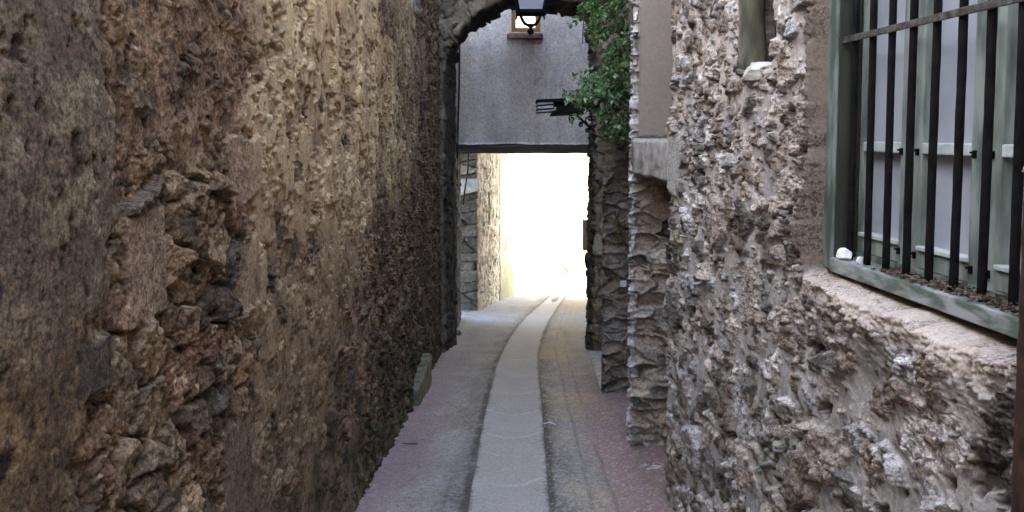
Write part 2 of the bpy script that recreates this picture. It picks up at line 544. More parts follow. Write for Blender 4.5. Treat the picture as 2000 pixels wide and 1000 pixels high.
    cmo = mixc(cmo, 0 * cmo + cP, P)
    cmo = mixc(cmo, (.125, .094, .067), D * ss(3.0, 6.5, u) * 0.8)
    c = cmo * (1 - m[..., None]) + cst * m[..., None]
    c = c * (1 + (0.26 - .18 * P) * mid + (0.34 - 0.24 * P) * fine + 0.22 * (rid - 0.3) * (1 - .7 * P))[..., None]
    # pale flecks, dark pits
    fl = ss(0.50, 0.7, fbm(u * 26, v * 26, 3, 140)) * (0.25 + Sx + .4 * Rz)
    c = mixc(c, (.58, .48, .34), np.clip(fl, 0, 1) * 0.85)
    pit = ss(0.36, 0.55, fbm(u * 24 + 7, v * 17, 3, 150)) * (1 - P) + P * ss(.30, .42, fbm(u * 7 + 7, v * 9, 5, 155, .6))
    h = h - (0.008 + .002 * P) * pit * (0.6 + 0.4 * (P + A))
    c = c * (1 - 0.55 * pit)[..., None]
    # dressed blocks let into the rubble: (y0,y1,z0,z1)
    wu = u + 0.03 * fbm(u * 9, v * 9, 3, 1)
    for (a, b, z0, z1, hh, cc) in ((1.815, 2.035, 1.12, 1.425, 0.034, PINK), (2.50, 2.86, 1.375, 1.59, 0.036, PINK * 1.12),
                                   (2.56, 2.82, 0.98, 1.24, 0.030, PINK * 0.95), (2.42, 2.72, 0.10, 0.62, 0.028, PINK * 0.66), (1.575, 1.73, 1.015, 1.16, 0.040, PINK * 0 + (.088, .070, .054))):
        k = ss(0, 0.012, wu * 0.5 + u * 0.5 - a) * ss(0, 0.012, b - wu * 0.5 - u * 0.5) * ss(0, 0.014, wv * 0.5 + v * 0.5 - z0) * ss(0, 0.014, z1 - wv * 0.5 - v * 0.5)
        h = h * (1 - k) + k * (hh + 0.006 * mid + 0.002 * fine + 0.003 * rid)
        c = c * (1 - k[..., None]) + k[..., None] * (cc * (1 + 0.45 * fine + 0.35 * mid)[..., None])
    c = mixc(c, (.05, .04, .03), .6 * ss(.22, .42, fbm(u * 15, v * 12, 5, 161, .6)) * (1 - .6 * P) * (1 - .8 * A))
    c = mixc(c, (.055, .043, .032), .75 * A * ss(.16, .36, fbm(u * 34, v * 30, 4, 163, .65)) * ss(-.4, .3, fbm(u * 5, v * 5, 3, 165)))
    c = mixc(c, (.30, .25, .19), .55 * A * ss(.2, .5, fbm(u * 11 + 3, v * 8, 5, 167, .6)))
    # moss near the foot
    foot = v - gz(u)
    ms = ss(1.25, 0.15, foot + 0.5 * mid + 0.3 * lo) * ss(2.3, 3.4, u)
    c = mixc(c, (.040, .043, .016), np.clip(ms, 0, 1) * (0.45 + 0.55 * ss(-0.2, 0.3, fbm(u * 9, v * 9, 3, 170))) * 0.85)
    h = h + 0.03 * ss(0.25, 0.0, foot)
    # stains down from above
    st = ss(0.1, 0.5, fbm(u * 2.4, v * 0.35, 3, 180))
    c = c * (1 - 0.22 * st)[..., None]
    c = c * np.array((1.10, .975, .78), F32)
    # unseen upper wall, made pale grey to bounce neutral light
    c = mixc(c, (.40, .42, .47), ss(2.9, 3.1, v + .1 * mid) * ss(9.0, 8.0, u))
    c = np.concatenate([c, (1 - .45 * P * (1 - m))[..., None]], -1)
    return (h - 0.03).astype(F32), c


def LX(y): return -0.889 - 0.0166 * y


SL = np.concatenate([np.arange(-8.9, 0.9, 0.09), logspace_step(0.9, 12.6, 0.0024)])
SLs = np.concatenate([np.linspace(0, 12, 30)[:-1], 12 + (SL + 9) * math.hypot(1, 0.0166)])
w = plan_wall('stone_wall', [(LX(-9) + 12, -9), (LX(-9), -9), (LX(12.6), 12.6)], SLs, z_rows(-2.2, 7.2), left_h, M_LEFT, origin=(LX(3), 3, -0.45))  # first leg: unseen cross wall added behind the camera to block low sky light
props(w, 'long brown rubble wall with crumbling olive plaster, pinkish dressed blocks and moss along its foot', 'wall')

# ================================================================== RIGHT HOUSE (grey rubble, barred window)
def RX(y): return 1.300 - 0.0733 * y


def W(r, y, z): return (1.346 + r - 0.0733 * y, y, z)


right_house = thing('stone_house', (RX(3.5), 3.5, float(gz(3.5))), 'grey rubble stone house with a green barred window above a crumbling masonry ledge', 'house')
YN = 4.66   # near side of the doorway


def right_h(s, v, u):
    wu = u + 0.03 * fbm(u * 9, v * 9, 3, 201)
    wv = v + 0.03 * fbm(u * 9 + 50, v * 9, 3, 204)
    lo = fbm(u * 0.9, v * 0.9, 4, 208)
    mid = fbm(u * 6, v * 6, 4, 221)
    fine = fbm(u * 42, v * 42, 4, 230, 0.6)
    rid = ridged(u * 19, v * 19, 4, 244)
    hb, eb, rb = stones(u, v, 0.112, 0.094, 260, edge=0.36, tilt=0.9)
    hg, eg, rg_ = stones(u + 3, v, 0.24, 0.19, 268, edge=0.14, tilt=0.8)
    hs, es, rs = stones(u + 9, v, 0.052, 0.042, 275, edge=0.22, tilt=1.0)
    chip, ec, rc = stones(u + 5, v, 0.030, 0.024, 281, warp=.5, edge=.5, tilt=1.6)
    large = ss(0.70, 0.74, rg_[..., 6])
    nr = ss(3.5, 2.7, u)
    pres = ss(0.04 + .14 * nr, 0.14 + .14 * nr, rb[..., 6])
    ch = fbm(u * 17, v * 11, 4, 246, .6)
    rock_ = 0.006 * rid + 0.006 * ch + 0.004 * chip
    sa = (0.046 * hb + rock_ * ss(0, 0.2, eb)) * pres
    sb = 0.058 * hg + 1.5 * rock_ * ss(0, .15, eg)
    stone = sa * (1 - large) + sb * large
    stone = np.maximum(stone, 0.034 * hs * ss(.55, .6, rs[..., 6]) + .003 * chip)
    mort = 0.0225 + 0.008 * mid + 0.010 * lo + 0.001 * fine + .003 * fbm(u * 16, v * 9, 3, 248)
    amp = 1 + .65 * ss(3.4, 2.4, u)
    h = smax(stone, mort, 0.004) * amp
    m = ss(-0.004, 0.003, stone - mort)
    gap = ss(.30, .40, fbm(u * 13 + 3, v * 11, 4, 251)) * (1 - .35 * m)
    h = h - .026 * gap
    rb = rb * (1 - large[..., None]) + rg_ * large[..., None]
    cst = pal(rb[..., 5], [(.46, .45, .45), (.34, .295, .255), (.22, .18, .15), (.11, .095, .085), (.43, .38, .335), (.30, .295, .30), (.38, .33, .285), (.16, .15, .14), (.54, .52, .50), (.19, .15, .12)])
    cst = cst * (0.75 + 0.5 * rs[..., 5])[..., None]
    cmo = np.zeros(cst.shape, F32) + np.array((.36, .345, .34), F32)
    cmo = mixc(cmo, (.40, .36, .33), ss(1.3, 2.0, v))
    cmo = mixc(cmo, (.33, .315, .32), ss(-.1, .4, fbm(u * 7, v * 7, 4, 253)) * .5)
    
    c = cmo * (1 - m[..., None]) + cst * m[..., None]
    c = c * (1 + 0.22 * mid + 0.22 * fine + 0.22 * (rid - 0.3))[..., None]
    c = mixc(c, (.075, .056, .042), .85 * gap)
    c = mixc(c, (.60, .58, .57), 0.6 * ss(0.42, 0.68, fbm(u * 14, v * 14, 4, 301)) * (0.25 + 0.75 * m))
    c = mixc(c, (.12, .09, .065), 0.5 * ss(0.42, 0.65, fbm(u * 8, v * 8, 4, 311)) * m)
    c = mixc(c, (.17, .16, .10), 0.5 * ss(0.35, 0.6, fbm(u * 6 + 9, v * 6, 4, 321)) * ss(0.9, 0.2, v - gz(u)))
    c = mixc(c, (.075, .06, .05), .85 * ss(.27, .44, fbm(u * 24, v * 17, 4, 315, .6)) * (.25 + .75 * m))
    # one big white stone low by the pipe
    k = ss(1.25, 0.85, np.hypot((wu - 2.0) / 0.135, (wv - 0.79 + 0.35 * (u - 2.0)) / 0.105))
    h = h * (1 - k) + k * (0.048 + 0.014 * hs + 0.010 * rid)
    c = mixc(c, mixc(np.zeros(c.shape, F32) + np.array((.60, .57, .57), F32), (.20, .155, .12), ss(.1, .35, fbm(u * 26, v * 22, 4, 341))), 0.9 * k)
    # masonry ledge under the window: flat worn top, rounded nose
    lw = ss(2.86, 2.76, wu) * ss(1.15, 1.25, wu)
    led = lw * ss(0.78, 1.02, v + 0.05 * mid)
    h = h * (1 - 0.55 * led) + led * (0.054 + 0.012 * rid + .012 * mid + .006 * chip)
    wz = ss(1.136, 1.070, v + 0.018 * mid + .006 * rid)     # below the top of the ledge
    inwin = ss(2.80, 2.772, wu * 0.4 + u * 0.6) * ss(1.30, 1.33, u) * (1 - wz)
    ctop = lw * ss(0.98, 1.06, v + 0.03 * mid) * wz
    c = mixc(c, (.50, .43, .365), 0.85 * ctop)
    c = mixc(c, (.22, .085, .05), 0.8 * ctop * ss(0.52, 0.66, fbm(u * 11, v * 15, 3, 333)))
    # plastered reveal beside the frame, then the hole the window sits in
    rim = ss(2.90, 2.80, wu) * ss(1.08, 1.14, v)
    c = mixc(c, np.array((.175, .14, .112), F32) , ss(2.822, 2.80, wu * 0.4 + u * 0.6) * (1 - wz))
    h = h * (1 - inwin) + inwin * (-0.055 - 0.30 * ss(2.765, 2.755, u))
    # small upper window hole
    up = ss(3.60, 3.57, wu) * ss(3.17, 3.21, wu) * ss(1.875, 1.90, wv) * ss(2.75, 2.72, v)
    h = h * (1 - up) - 0.22 * up
    c = mixc(c, (.10, .085, .07), up)
    # a cemented band round the doorway head
    bd = ss(4.36, 4.46, wu + 0.25 * (v - 1.4)) * ss(1.22, 1.27, wv) * ss(1.66, 1.56, wv)
    h = h * (1 - bd) + bd * (0.05 + 0.006 * mid + 0.002 * fine)
    c = mixc(c, np.array((.36, .345, .33), F32), bd)
    c = c * np.array((.96, .93, .91), F32)
    c = np.concatenate([c, (.38 + .62 * np.maximum(m, k))[..., None]], -1)
    return (h - 0.03).astype(F32), c


SR = np.concatenate([np.arange(-2.6, 1.0, 0.07), logspace_step(1.0, YN, 0.0024), np.arange(YN + 0.012, YN + 0.5, 0.012)])
SRs = np.where(SR <= YN, (SR + 2.6) * math.hypot(1, 0.0733), (YN + 2.6) * math.hypot(1, 0.0733) + (SR - YN))
plan_wall('wall', [(RX(-2.6), -2.6), (RX(YN), YN), (RX(YN) + 0.5, YN + 0.03)], SRs, z_rows(-1.1, 5.2), right_h, M_RIGHT, right_house, left=True)

# doorway: lintel, plank door, plastered blind recess above it
def lumpy(name, d, mat, parent, amp=0.008, step=0.03, shear=0.0):
    """a cast block with an uneven skin"""
    x0, x1, y0, y1, z0, z1 = d
    bm = bmesh.new()
    add_hexa(bm, box_pts(*d))
    bmesh.ops.bevel(bm, geom=bm.edges[:], offset=0.012, segments=2, affect='EDGES')
    n = int(max(x1 - x0, y1 - y0, z1 - z0) / step / 2)
    bmesh.ops.subdivide_edges(bm, edges=[e for e in bm.edges if e.calc_length() > 0.05], cuts=max(2, min(n, 14)), use_grid_fill=True)
    vs = np.array([v.co[:] for v in bm.verts])
    n1 = fbm(vs[:, 0] * 7 + vs[:, 1] * 9, vs[:, 2] * 9, 3, 401)
    n2 = fbm(vs[:, 0] * 7 + 40, vs[:, 2] * 9 + vs[:, 1] * 5, 3, 405)
    for v, a, b in zip(bm.verts, n1, n2):
        v.co += Vector((a, b, (a + b) * 0.5)) * amp
        v.co.x -= shear * (v.co.y - y1)
    return link(name, bm_mesh(name, bm, True), mat, parent)


lumpy('lintel', (0.925, 1.5, YN - 0.10, 5.985, 1.285, 1.565), M_CEMENT, right_house, 0.014, shear=0.0733)
box('door', (1.33, 1.38, YN, 6.0, -1.1, 1.275), M_DOOR, right_house, 0.004)
box('blind_panel', (1.32, 1.455, YN - 0.02, 6.2, 1.57, 6.4), M_BODY, right_house, 0)

# ---- far side of the doorway: the stone pier that faces the camera
def pier_h(seed, su=0.30, sv=0.165, dark=1.0, upper=None, white=True, amp=0.06, corner_s=0.5):
    def f(s, v, y):
        mid = fbm(s * 7, v * 7, 4, seed + 1)
        fine = fbm(s * 40, v * 40, 4, seed + 5, 0.6)
        rid = ridged(s * 14, v * 18, 4, seed + 9)
        hb, eb, rb = stones(s, v, su, sv, seed + 20, warp=0.42, edge=0.16, tilt=0.9)
        st = amp * hb + (0.016 * rid + .012 * fbm(s * 13, v * 24, 4, seed + 15)) * ss(0, 0.2, eb) + 0.003 * fine
        mo = 0.012 + 0.008 * mid + 0.002 * fine
        h = smax(st, mo, 0.006)
        m = ss(-0.004, 0.004, st - mo)
        cs = pal(rb[..., 5], [(.30, .27, .24), (.21, .17, .14), (.36, .30, .245), (.15, .135, .12), (.28, .225, .175), (.40, .375, .345)])
        cm = np.zeros(cs.shape, F32) + np.array((.25, .225, .20), F32)
        cs = mixc(cs, (.07, .055, .045), .75 * ss(.14, .02, eb) + 0 * eb)
        c = cm * (1 - m[..., None]) + cs * m[..., None]
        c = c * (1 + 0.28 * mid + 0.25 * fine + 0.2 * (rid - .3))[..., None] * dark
        if white:
            k = ss(corner_s - 0.045, corner_s - 0.01, s + 0.025 * mid) * (0.45 + 0.55 * ss(-0.3, 0.2, fbm(s * 9, v * 5, 4, seed + 40)))
            c = mixc(c, (.46, .455, .46), np.clip(k, 0, 1) * 0.9)
        if upper is not None:
            k = ss(upper - 0.02, upper + 0.02, v) * ss(corner_s - 0.045, corner_s - 0.055, s)
            h = h * (1 - k) + k * (0.02 + 0.003 * mid + 0.0015 * fine)
            c = mixc(c, mixc(np.zeros(c.shape, F32) + np.array((.20, .172, .15), F32), (.12, .10, .085), .8 * ss(-.1, .5, fbm(s * 8, v * 1.2, 4, seed + 60))), k)
            c = np.concatenate([c, (1 - .75 * k)[..., None]], -1)
        return (h - 0.03).astype(F32), c
    return f


def pier(name, parent, x0, x1, y, depth, z0, z1, hf, step=0.009, zstep=0.009):
    """plan: in from the wall along the face, round the alley corner, back"""
    pts = [(x1, y), (x0, y), (x0 + 0.03, y + depth), (x1, y + depth + 0.05)]
    tot = (x1 - x0) * 2 + depth + 0.03
    return plan_wall(name, pts, np.arange(0, tot, step), np.arange(z0, z1, zstep), hf, M_STONE, parent, left=False, corner=0.012)


pier('door_jamb', right_house, 0.925, 1.425, 5.975, 0.14, -1.2, 3.4, pier_h(700, su=0.30, sv=0.118, upper=1.575, corner_s=0.5, dark=1.12, amp=.075))

# ---- the green barred window
win = box('window', [(-0.004, 0.075, 2.725, 2.797, 1.118, 2.62), (-0.004, 0.075, 1.34, 1.405, 1.118, 2.62),
                     (-0.002, 0.077, 1.405, 2.725, 2.55, 2.618)], M_GREEN, right_house, 0.004, T=W)
props(win, 'green painted wooden window frame set into the rubble wall')
box('frame_reveal', (0.004, 0.079, 2.7185, 2.7245, 1.16, 2.548), M_GREENDK, win, 0.001, T=W)
sill = box('sill', [(-0.012, 0.082, 1.36, 2.722, 1.112, 1.163)], M_SILL, win, 0.006, T=W, jitter=0.0)
box('sill_board', [(0.080, 0.115, 1.36, 2.72, 1.125, 1.185)], M_GREEN, win, 0.004, T=W)
sash_y = [(2.718, 2.408), (2.404, 2.066), (2.062, 1.724), (1.72, 1.41)]
pane_y = [(2.690, 2.467), (2.352, 2.128), (2.008, 1.784), (1.664, 1.44)]
for (s1, s0), (p1, p0) in zip(sash_y, pane_y):
    f = box('sash', [(0.083, 0.127, p1, s1, 1.172, 2.547), (0.083, 0.127, s0, p0, 1.172, 2.547)], M_SASH, win, 0.003, T=W)
    box('bottom_rail', [(0.082, 0.126, p0 - 0.008, p1 + 0.008, 1.187, 1.243)], M_SASH, win, 0.003, T=W)
    box('rail_cap', [(0.072, 0.117, p0 - 0.004, p1 + 0.004, 1.2435, 1.257)], M_RAIL, win, 0.003, T=W)
    box('glazing_bar', [(0.080, 0.126, p0, p1, 1.540, 1.574)], M_RAIL, win, 0.004, T=W)
    box('pane', (0.118, 0.122, p0 - 0.004, p1 + 0.004, 1.25, 1.545), M_PANE, win, 0, T=W)
    box('pane', (0.118, 0.122, p0 - 0.004, p1 + 0.004, 1.570, 2.547), M_PANE, win, 0, T=W)
for y in (2.458, 2.372, 2.11, 2.04):
    for z in (1.225, 1.545):
        box('latch', [(0.074, 0.084, y - 0.004, y + 0.004, z - 0.011, z + 0.011), (0.068, 0.077, y - 0.003, y + 0.007, z + 0.002, z + 0.008)], M_IRON, win, 0.002, T=W)
for i in range(12):
    y = 2.668 - 0.1125 * i
    rg = random.Random(i)
    pts = [W(0.032 + rg.uniform(-.0003, .0003), y + .0015 * math.sin(z * 3 + i) + rg.uniform(-.0003, .0003), z) for z in np.linspace(1.150, 2.56, 26)]
    bm = bmesh.new(); add_tube(bm, pts, [0.0120 + rg.uniform(-0.0004, 0.0004) for _ in pts], 8)
    link('window_bar', bm_mesh('window_bar', bm, True), M_IRON, win)
box('cross_bar', [(0.012, 0.020, 1.36, 2.75, 1.918, 1.940)], M_IRONBAR, win, 0.002, T=W)

# leaf litter heaped on the sill
rg = np.random.default_rng(5)
n = 2600
yy = 1.42 + (2.46 - 1.42) * rg.random(n) ** 1.25
rr = 0.028 + 0.028 * rg.normal(size=n)
ok = (rr > -0.006) & (rr < 0.08); yy, rr = yy[ok], rr[ok]; n = len(yy)
dens = ss(2.50, 1.8, yy)
zz = 1.164 + rg.random(n) * (0.006 + 0.020 * dens)
ce = np.stack([1.346 + rr - 0.0733 * yy, yy, zz], 1)
a = rg.normal(size=(n, 3)); a[:, 2] *= 0.35; a /= np.linalg.norm(a, axis=1)[:, None]
b = np.cross(a, rg.normal(size=(n, 3))); b /= np.linalg.norm(b, axis=1)[:, None]
L_ = (0.004 + 0.009 * rg.random(n))[:, None]; W_ = L_ * 0.4
V = np.stack([ce - a * L_, ce + b * W_ , ce + a * L_ + [0, 0, .002], ce - b * W_], 1).reshape(-1, 3)
o = link('leaf_litter', np_mesh('leaf_litter', V, np.arange(4 * n).reshape(n, 4), None, False), M_LITTER, origin=(W(0.03, 2, 1.164)))
props(o, 'dark dry leaf litter heaped along the window sill behind the bars', 'leaf litter', kind='stuff')
p = W(0.012, 2.655, 1.163)
rock('white_stone', (p[0], p[1], p[2] + 0.019), (0.034, 0.036, 0.026), M_WHITE, 'larger white stone lying on the green window sill corner', 'stone', 33)
p = W(0.020, 2.575, 1.163)
rock('white_stone', (p[0], p[1], p[2] + 0.013), (0.018, 0.017, 0.020), M_WHITE, 'small pointed white stone on the sill between two window bars', 'stone', 9)

# ---- the small upper window with its mossy post
up = box('window', [(0.02, 0.10, 3.19, 3.235, 1.90, 2.74), (0.02, 0.10, 3.235, 3.56, 2.68, 2.74)], M_GREENDK, right_house, 0.004, T=W)
props(up, 'small deep upper window with a weathered post')
bm = bmesh.new()
pts = [W(0.02 + 0.006 * math.sin(z * 5), 3.555 + 0.012 * math.sin(z * 3.1), z) for z in np.linspace(1.89, 2.74, 24)]
add_tube(bm, pts, [0.060 + 0.004 * math.sin(7 * i) for i in range(24)], 14)
link('post', bm_mesh('post', bm, True), M_POST, up)
box('pane', (0.13, 0.135, 3.20, 3.60, 1.90, 2.68), M_IRON, up, 0, T=W)
rock('sill', (RX(3.38) + 0.03, 3.38, 1.868), (.085, .25, .05), M_PALECEM, seed=44, parent=up, rot=.07)

# ---- rusty downpipe at the edge of the view
c = at(2023, 640, 1.575)
pp = thing('drainpipe', (c.x, c.y, float(gz(1.575))), 'rusty brown iron drainpipe standing before the ledge of the barred window', 'drainpipe')
bm = bmesh.new(); add_tube(bm, [(c.x, c.y, z) for z in np.linspace(-0.30, 1.525, 40)], [0.031 + 0.0012 * math.sin(i * 2.3) for i in range(40)], 14)
link('pipe', bm_mesh('pipe', bm, True), M_RUST, pp)
bm = bmesh.new(); add_tube(bm, [(c.x, c.y, 1.522), (c.x, c.y, 1.54)], [0.036, 0.030], 14)
link('collar', bm_mesh('collar', bm, True), M_PALECEM, pp)

# ================================================================== RIGHT, FURTHER DOWN: recessed wall with two piers
yard = thing('courtyard_wall', (1.3, 8.3, float(gz(8.3))), 'dark recessed stone wall with a projecting rough pier, behind the hanging plants', 'wall')


def dark_h(seed, tint=(.20, .18, .16), amp=0.045, sc=0.2, moss=0.0):
    def f(s, v, y):
        mid = fbm(s * 5, v * 5, 4, seed + 1); fine = fbm(s * 30, v * 30, 3, seed + 5, .6)
        rid = ridged(s * 11, v * 13, 3, seed + 9)
        hb, eb, rb = stones(s, v, sc * 1.25, sc, seed + 20, edge=.26, tilt=.8)
        st = amp * hb + .014 * rid + .004 * fine; mo = amp * .45 + .012 * mid
        h = smax(st, mo, .006); m = ss(-.004, .004, st - mo)
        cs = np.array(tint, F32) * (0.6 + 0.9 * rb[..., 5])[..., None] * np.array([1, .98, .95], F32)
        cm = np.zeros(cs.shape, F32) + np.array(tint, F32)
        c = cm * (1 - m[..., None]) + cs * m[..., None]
        c = c * (1 + .3 * mid + .25 * fine)[..., None]
        if moss: c = mixc(c, (.05, .06, .025), moss * ss(0, .5, fbm(s * 3, v * 3, 3, seed + 50)))
        return (h - .03).astype(F32), c
    return f


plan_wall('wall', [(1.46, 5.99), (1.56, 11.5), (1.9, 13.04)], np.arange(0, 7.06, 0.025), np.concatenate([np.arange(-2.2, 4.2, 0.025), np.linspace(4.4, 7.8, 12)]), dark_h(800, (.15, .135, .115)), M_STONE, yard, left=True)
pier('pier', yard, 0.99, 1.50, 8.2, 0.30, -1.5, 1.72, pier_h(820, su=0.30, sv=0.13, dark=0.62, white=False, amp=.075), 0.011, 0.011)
bm = bmesh.new()
d0 = [on_ground(1158, 700), on_ground(1176, 775)]
g0, g1 = float(gz(8.5)) + .07, float(gz(11.35)) + .06
add_hexa(bm, [(.985, 8.5, g0 - .3), (1.5, 8.5, g0 - .3), (1.52, 11.35, g1 - .3), (1.16, 11.35, g1 - .3), (.985, 8.5, g0), (1.5, 8.5, g0), (1.52, 11.35, g1), (1.16, 11.35, g1)])
bmesh.ops.bevel(bm, geom=bm.edges[:], offset=0.015, segments=2, affect='EDGES')
link('doorstep', bm_mesh('doorstep', bm), M_PALECEM, yard)
box('meter_box', (1.16, 1.225, 8.135, 8.185, -0.03, 0.03), M_RAIL, yard, 0.004)

# ================================================================== ARCH
arch = thing('stone_arch', (1.2, 11.4, float(gz(11.4))), 'rough rubble stone arch spanning the alley in front of the grey plastered house', 'arch')
AC = np.array([(-1.03, -2.1), (-1.03, 1.0), (-1.02, 2.3), (-0.99, 2.78), (-0.90, 2.93), (-0.845, 3.02), (-0.80, 3.13), (-0.72, 3.24), (-0.60, 3.33), (-0.46, 3.43), (-0.28, 3.53),
               (-0.06, 3.63), (0.2, 3.67), (0.45, 3.65), (0.74, 3.595), (0.95, 3.575), (1.10, 3.52), (1.21, 3.38), (1.26, 3.1), (1.27, 2.2), (1.255, 0.5), (1.225, -2.2)])
seg = np.hypot(*np.diff(AC, axis=0).T); cum = np.concatenate([[0], np.cumsum(seg)])
t = np.arange(0, cum[-1], 0.016)
cx, cz = np.interp(t, cum, AC[:, 0]), np.interp(t, cum, AC[:, 1])
ker = np.hanning(15); ker /= ker.sum()
sm = lambda q: np.convolve(np.pad(q, 7, 'edge'), ker, 'valid')
cx, cz = sm(cx), sm(cz)
tx, tz = np.gradient(cx), np.gradient(cz); q = np.hypot(tx, tz); ox, oz = -tz / q, tx / q   # outward from the opening
rows = np.concatenate([np.arange(-1.0, 0, 0.04), np.arange(0, 0.42, 0.018)])
T2, R2 = np.meshgrid(t, rows, indexing='ij')
hA, cA = pier_h(900, su=0.24, sv=0.24, dark=0.85, white=False, amp=0.08)(T2, R2, T2)
soff = R2 < 0
hA = hA * np.where((cx < -.7) & (cz < 2.7), .6, 1.0)[:, None]
rr = np.maximum(R2, 0); dd = np.maximum(-R2, 0)
wcorner = ss(-0.05, 0.05, R2)
splay = np.where((cx[:, None] < -0.5) & (cz[:, None] < 2.9), dd * 0.10, 0)
X = cx[:, None] + ox[:, None] * (rr - hA * (1 - wcorner)) + splay
Zz = cz[:, None] + oz[:, None] * (rr - hA * (1 - wcorner)) - 0.06 * dd * ss(2.9, 3.3, cz)[:, None]
Yy = 11.4 + dd - hA * wcorner
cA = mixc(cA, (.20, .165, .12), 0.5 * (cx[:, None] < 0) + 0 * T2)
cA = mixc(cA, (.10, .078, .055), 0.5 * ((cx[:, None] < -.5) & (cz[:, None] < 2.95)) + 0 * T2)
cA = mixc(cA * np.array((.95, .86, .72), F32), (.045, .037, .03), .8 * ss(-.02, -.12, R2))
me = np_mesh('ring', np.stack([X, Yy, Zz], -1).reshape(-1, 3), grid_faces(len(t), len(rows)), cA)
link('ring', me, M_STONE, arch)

# ================================================================== BRIDGING HOUSE
house = thing('plastered_house', (0.2, 13.0, float(gz(13))), 'grey plastered house bridging the alley on a dark wooden beam with one small bright window', 'house')
ZB = float(at(1020, 281, 13).z); ZL = float(at(1020, 300, 13).z)
wz0 = float(at(1020, 64, 13).z)
wx0, wx1 = at(996, 50, 13).x, at(1057, 50, 13).x
zs_lo = ZB
xs = np.concatenate([np.arange(-1.45, 2.05, 0.018)])
zs = np.concatenate([np.arange(ZB, 4.6, 0.018), np.linspace(4.7, 9, 20)])
Xg, Zg = np.meshgrid(xs, zs, indexing='ij')
mid = fbm(Xg * 3, Zg * 3, 4, 951); fine = fbm(Xg * 26, Zg * 26, 3, 957, .6)
hole = (Xg > wx0 + .01) & (Xg < wx1 - .01) & (Zg > wz0) & (Zg < wz0 + 1.1)
hy = 0.006 * mid + 0.004 * fine
c = np.zeros((*Xg.shape, 3), F32) + np.array((.44, .41, .385), F32)
stre = ss(-.1, .5, fbm(Xg * 3.2, Zg * .35, 4, 961))
c = mixc(c, (.36, .32, .28), .7 * stre)
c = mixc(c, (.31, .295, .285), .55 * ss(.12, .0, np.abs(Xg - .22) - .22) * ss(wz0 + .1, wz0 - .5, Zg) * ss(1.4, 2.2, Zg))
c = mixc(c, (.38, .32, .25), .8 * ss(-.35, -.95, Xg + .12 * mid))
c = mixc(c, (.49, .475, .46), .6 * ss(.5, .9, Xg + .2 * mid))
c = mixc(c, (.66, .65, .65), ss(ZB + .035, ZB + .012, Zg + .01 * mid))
c = c * (1 + .16 * mid + .16 * fine)[..., None]
c = c * np.array((1.42, 1.33, 1.24), F32)
crk = ss(.05, .0, np.abs(fbm(Xg * 2.1, Zg * 1.3, 4, 971))) * ss(.1, .3, fbm(Xg * 1.1, Zg * 1.1, 2, 975))
c = c * (1 - .22 * crk)[..., None]
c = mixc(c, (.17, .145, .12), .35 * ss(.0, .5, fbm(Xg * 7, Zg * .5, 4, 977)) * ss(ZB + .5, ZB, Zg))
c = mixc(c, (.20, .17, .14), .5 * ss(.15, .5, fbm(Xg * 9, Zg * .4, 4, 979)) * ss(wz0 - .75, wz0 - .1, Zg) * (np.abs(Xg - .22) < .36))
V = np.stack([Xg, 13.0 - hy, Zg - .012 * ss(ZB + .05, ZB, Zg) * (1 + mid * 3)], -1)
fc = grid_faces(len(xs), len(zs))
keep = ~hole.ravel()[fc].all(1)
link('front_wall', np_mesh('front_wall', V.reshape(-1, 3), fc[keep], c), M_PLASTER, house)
# body: over the passage, left block, right block (unseen, added past the passage to block the sun)
box('body', [(-1.6, 7.0, 13.1, 13.0 + 4.1, ZB - .10, wz0 - .02), (-6, wx0 + 0.0, 13.03, 17.1, wz0 - .02, 9), (wx1, 7, 13.03, 17.1, wz0 - .02, 9), (wx0, wx1, 13.5, 17.1, wz0 - .02, 9),
             (2.75, 7.4, 13.04, 23.5, -5, 9.02)], M_BODY, house, 0)
box('passage_wall', (1.86, 2.745, 12.98, 17.0, -3.2, ZL), M_BODY, house, 0.01)
lumpy('beam', (-1.2, 1.9, 13.035, 13.30, ZL, ZB - 0.012), M_BEAM, house, 0.022)
wi = box('window', [(wx0, wx0 + .055, 13.03, 13.09, wz0, wz0 + 1.1), (wx1 - .055, wx1, 13.03, 13.09, wz0, wz0 + 1.1), (wx0 + .055, wx1 - .055, 13.03, 13.09, wz0, wz0 + .055), (wx0 + .055, wx1 - .055, 13.03, 13.09, wz0 + 1.04, wz0 + 1.1)], M_WINWOOD, house, 0.004)
props(wi, 'orange brown wooden window with bright glass')
box('sash', [(wx0 + .056, wx0 + .10, 13.045, 13.085, wz0 + .056, wz0 + 1.04), (wx1 - .10, wx1 - .056, 13.045, 13.085, wz0 + .056, wz0 + 1.04), (wx0 + .10, wx1 - .10, 13.045, 13.085, wz0 + .056, wz0 + .09)], M_WINWOOD, wi, 0.003)
box('pane', (wx0 + .09, wx1 - .09, 13.062, 13.068, wz0 + .08, wz0 + 1.04), M_GLOW, wi, 0)
s_ = lumpy('sill', (wx0 - .05, wx1 + .03, 12.90, 13.02, float(at(1020, 76, 12.92).z), wz0 - .022), M_BRICK, wi, 0.010)
box('sill_top', (wx0, wx1, 12.96, 13.06, wz0 - .03, wz0 - .003), M_CEMENT, wi, 0.004)
plan_wall('passage_side', [(-1.5, 12.37), (-0.90, 12.40), (-1.03, 13.4), (-1.14, 16.9), (-1.9, 17.0)], np.arange(0, 5.85, 0.022), np.arange(-3.0, 3.2, 0.022), dark_h(980, (.17, .15, .13)), M_STONE, house)
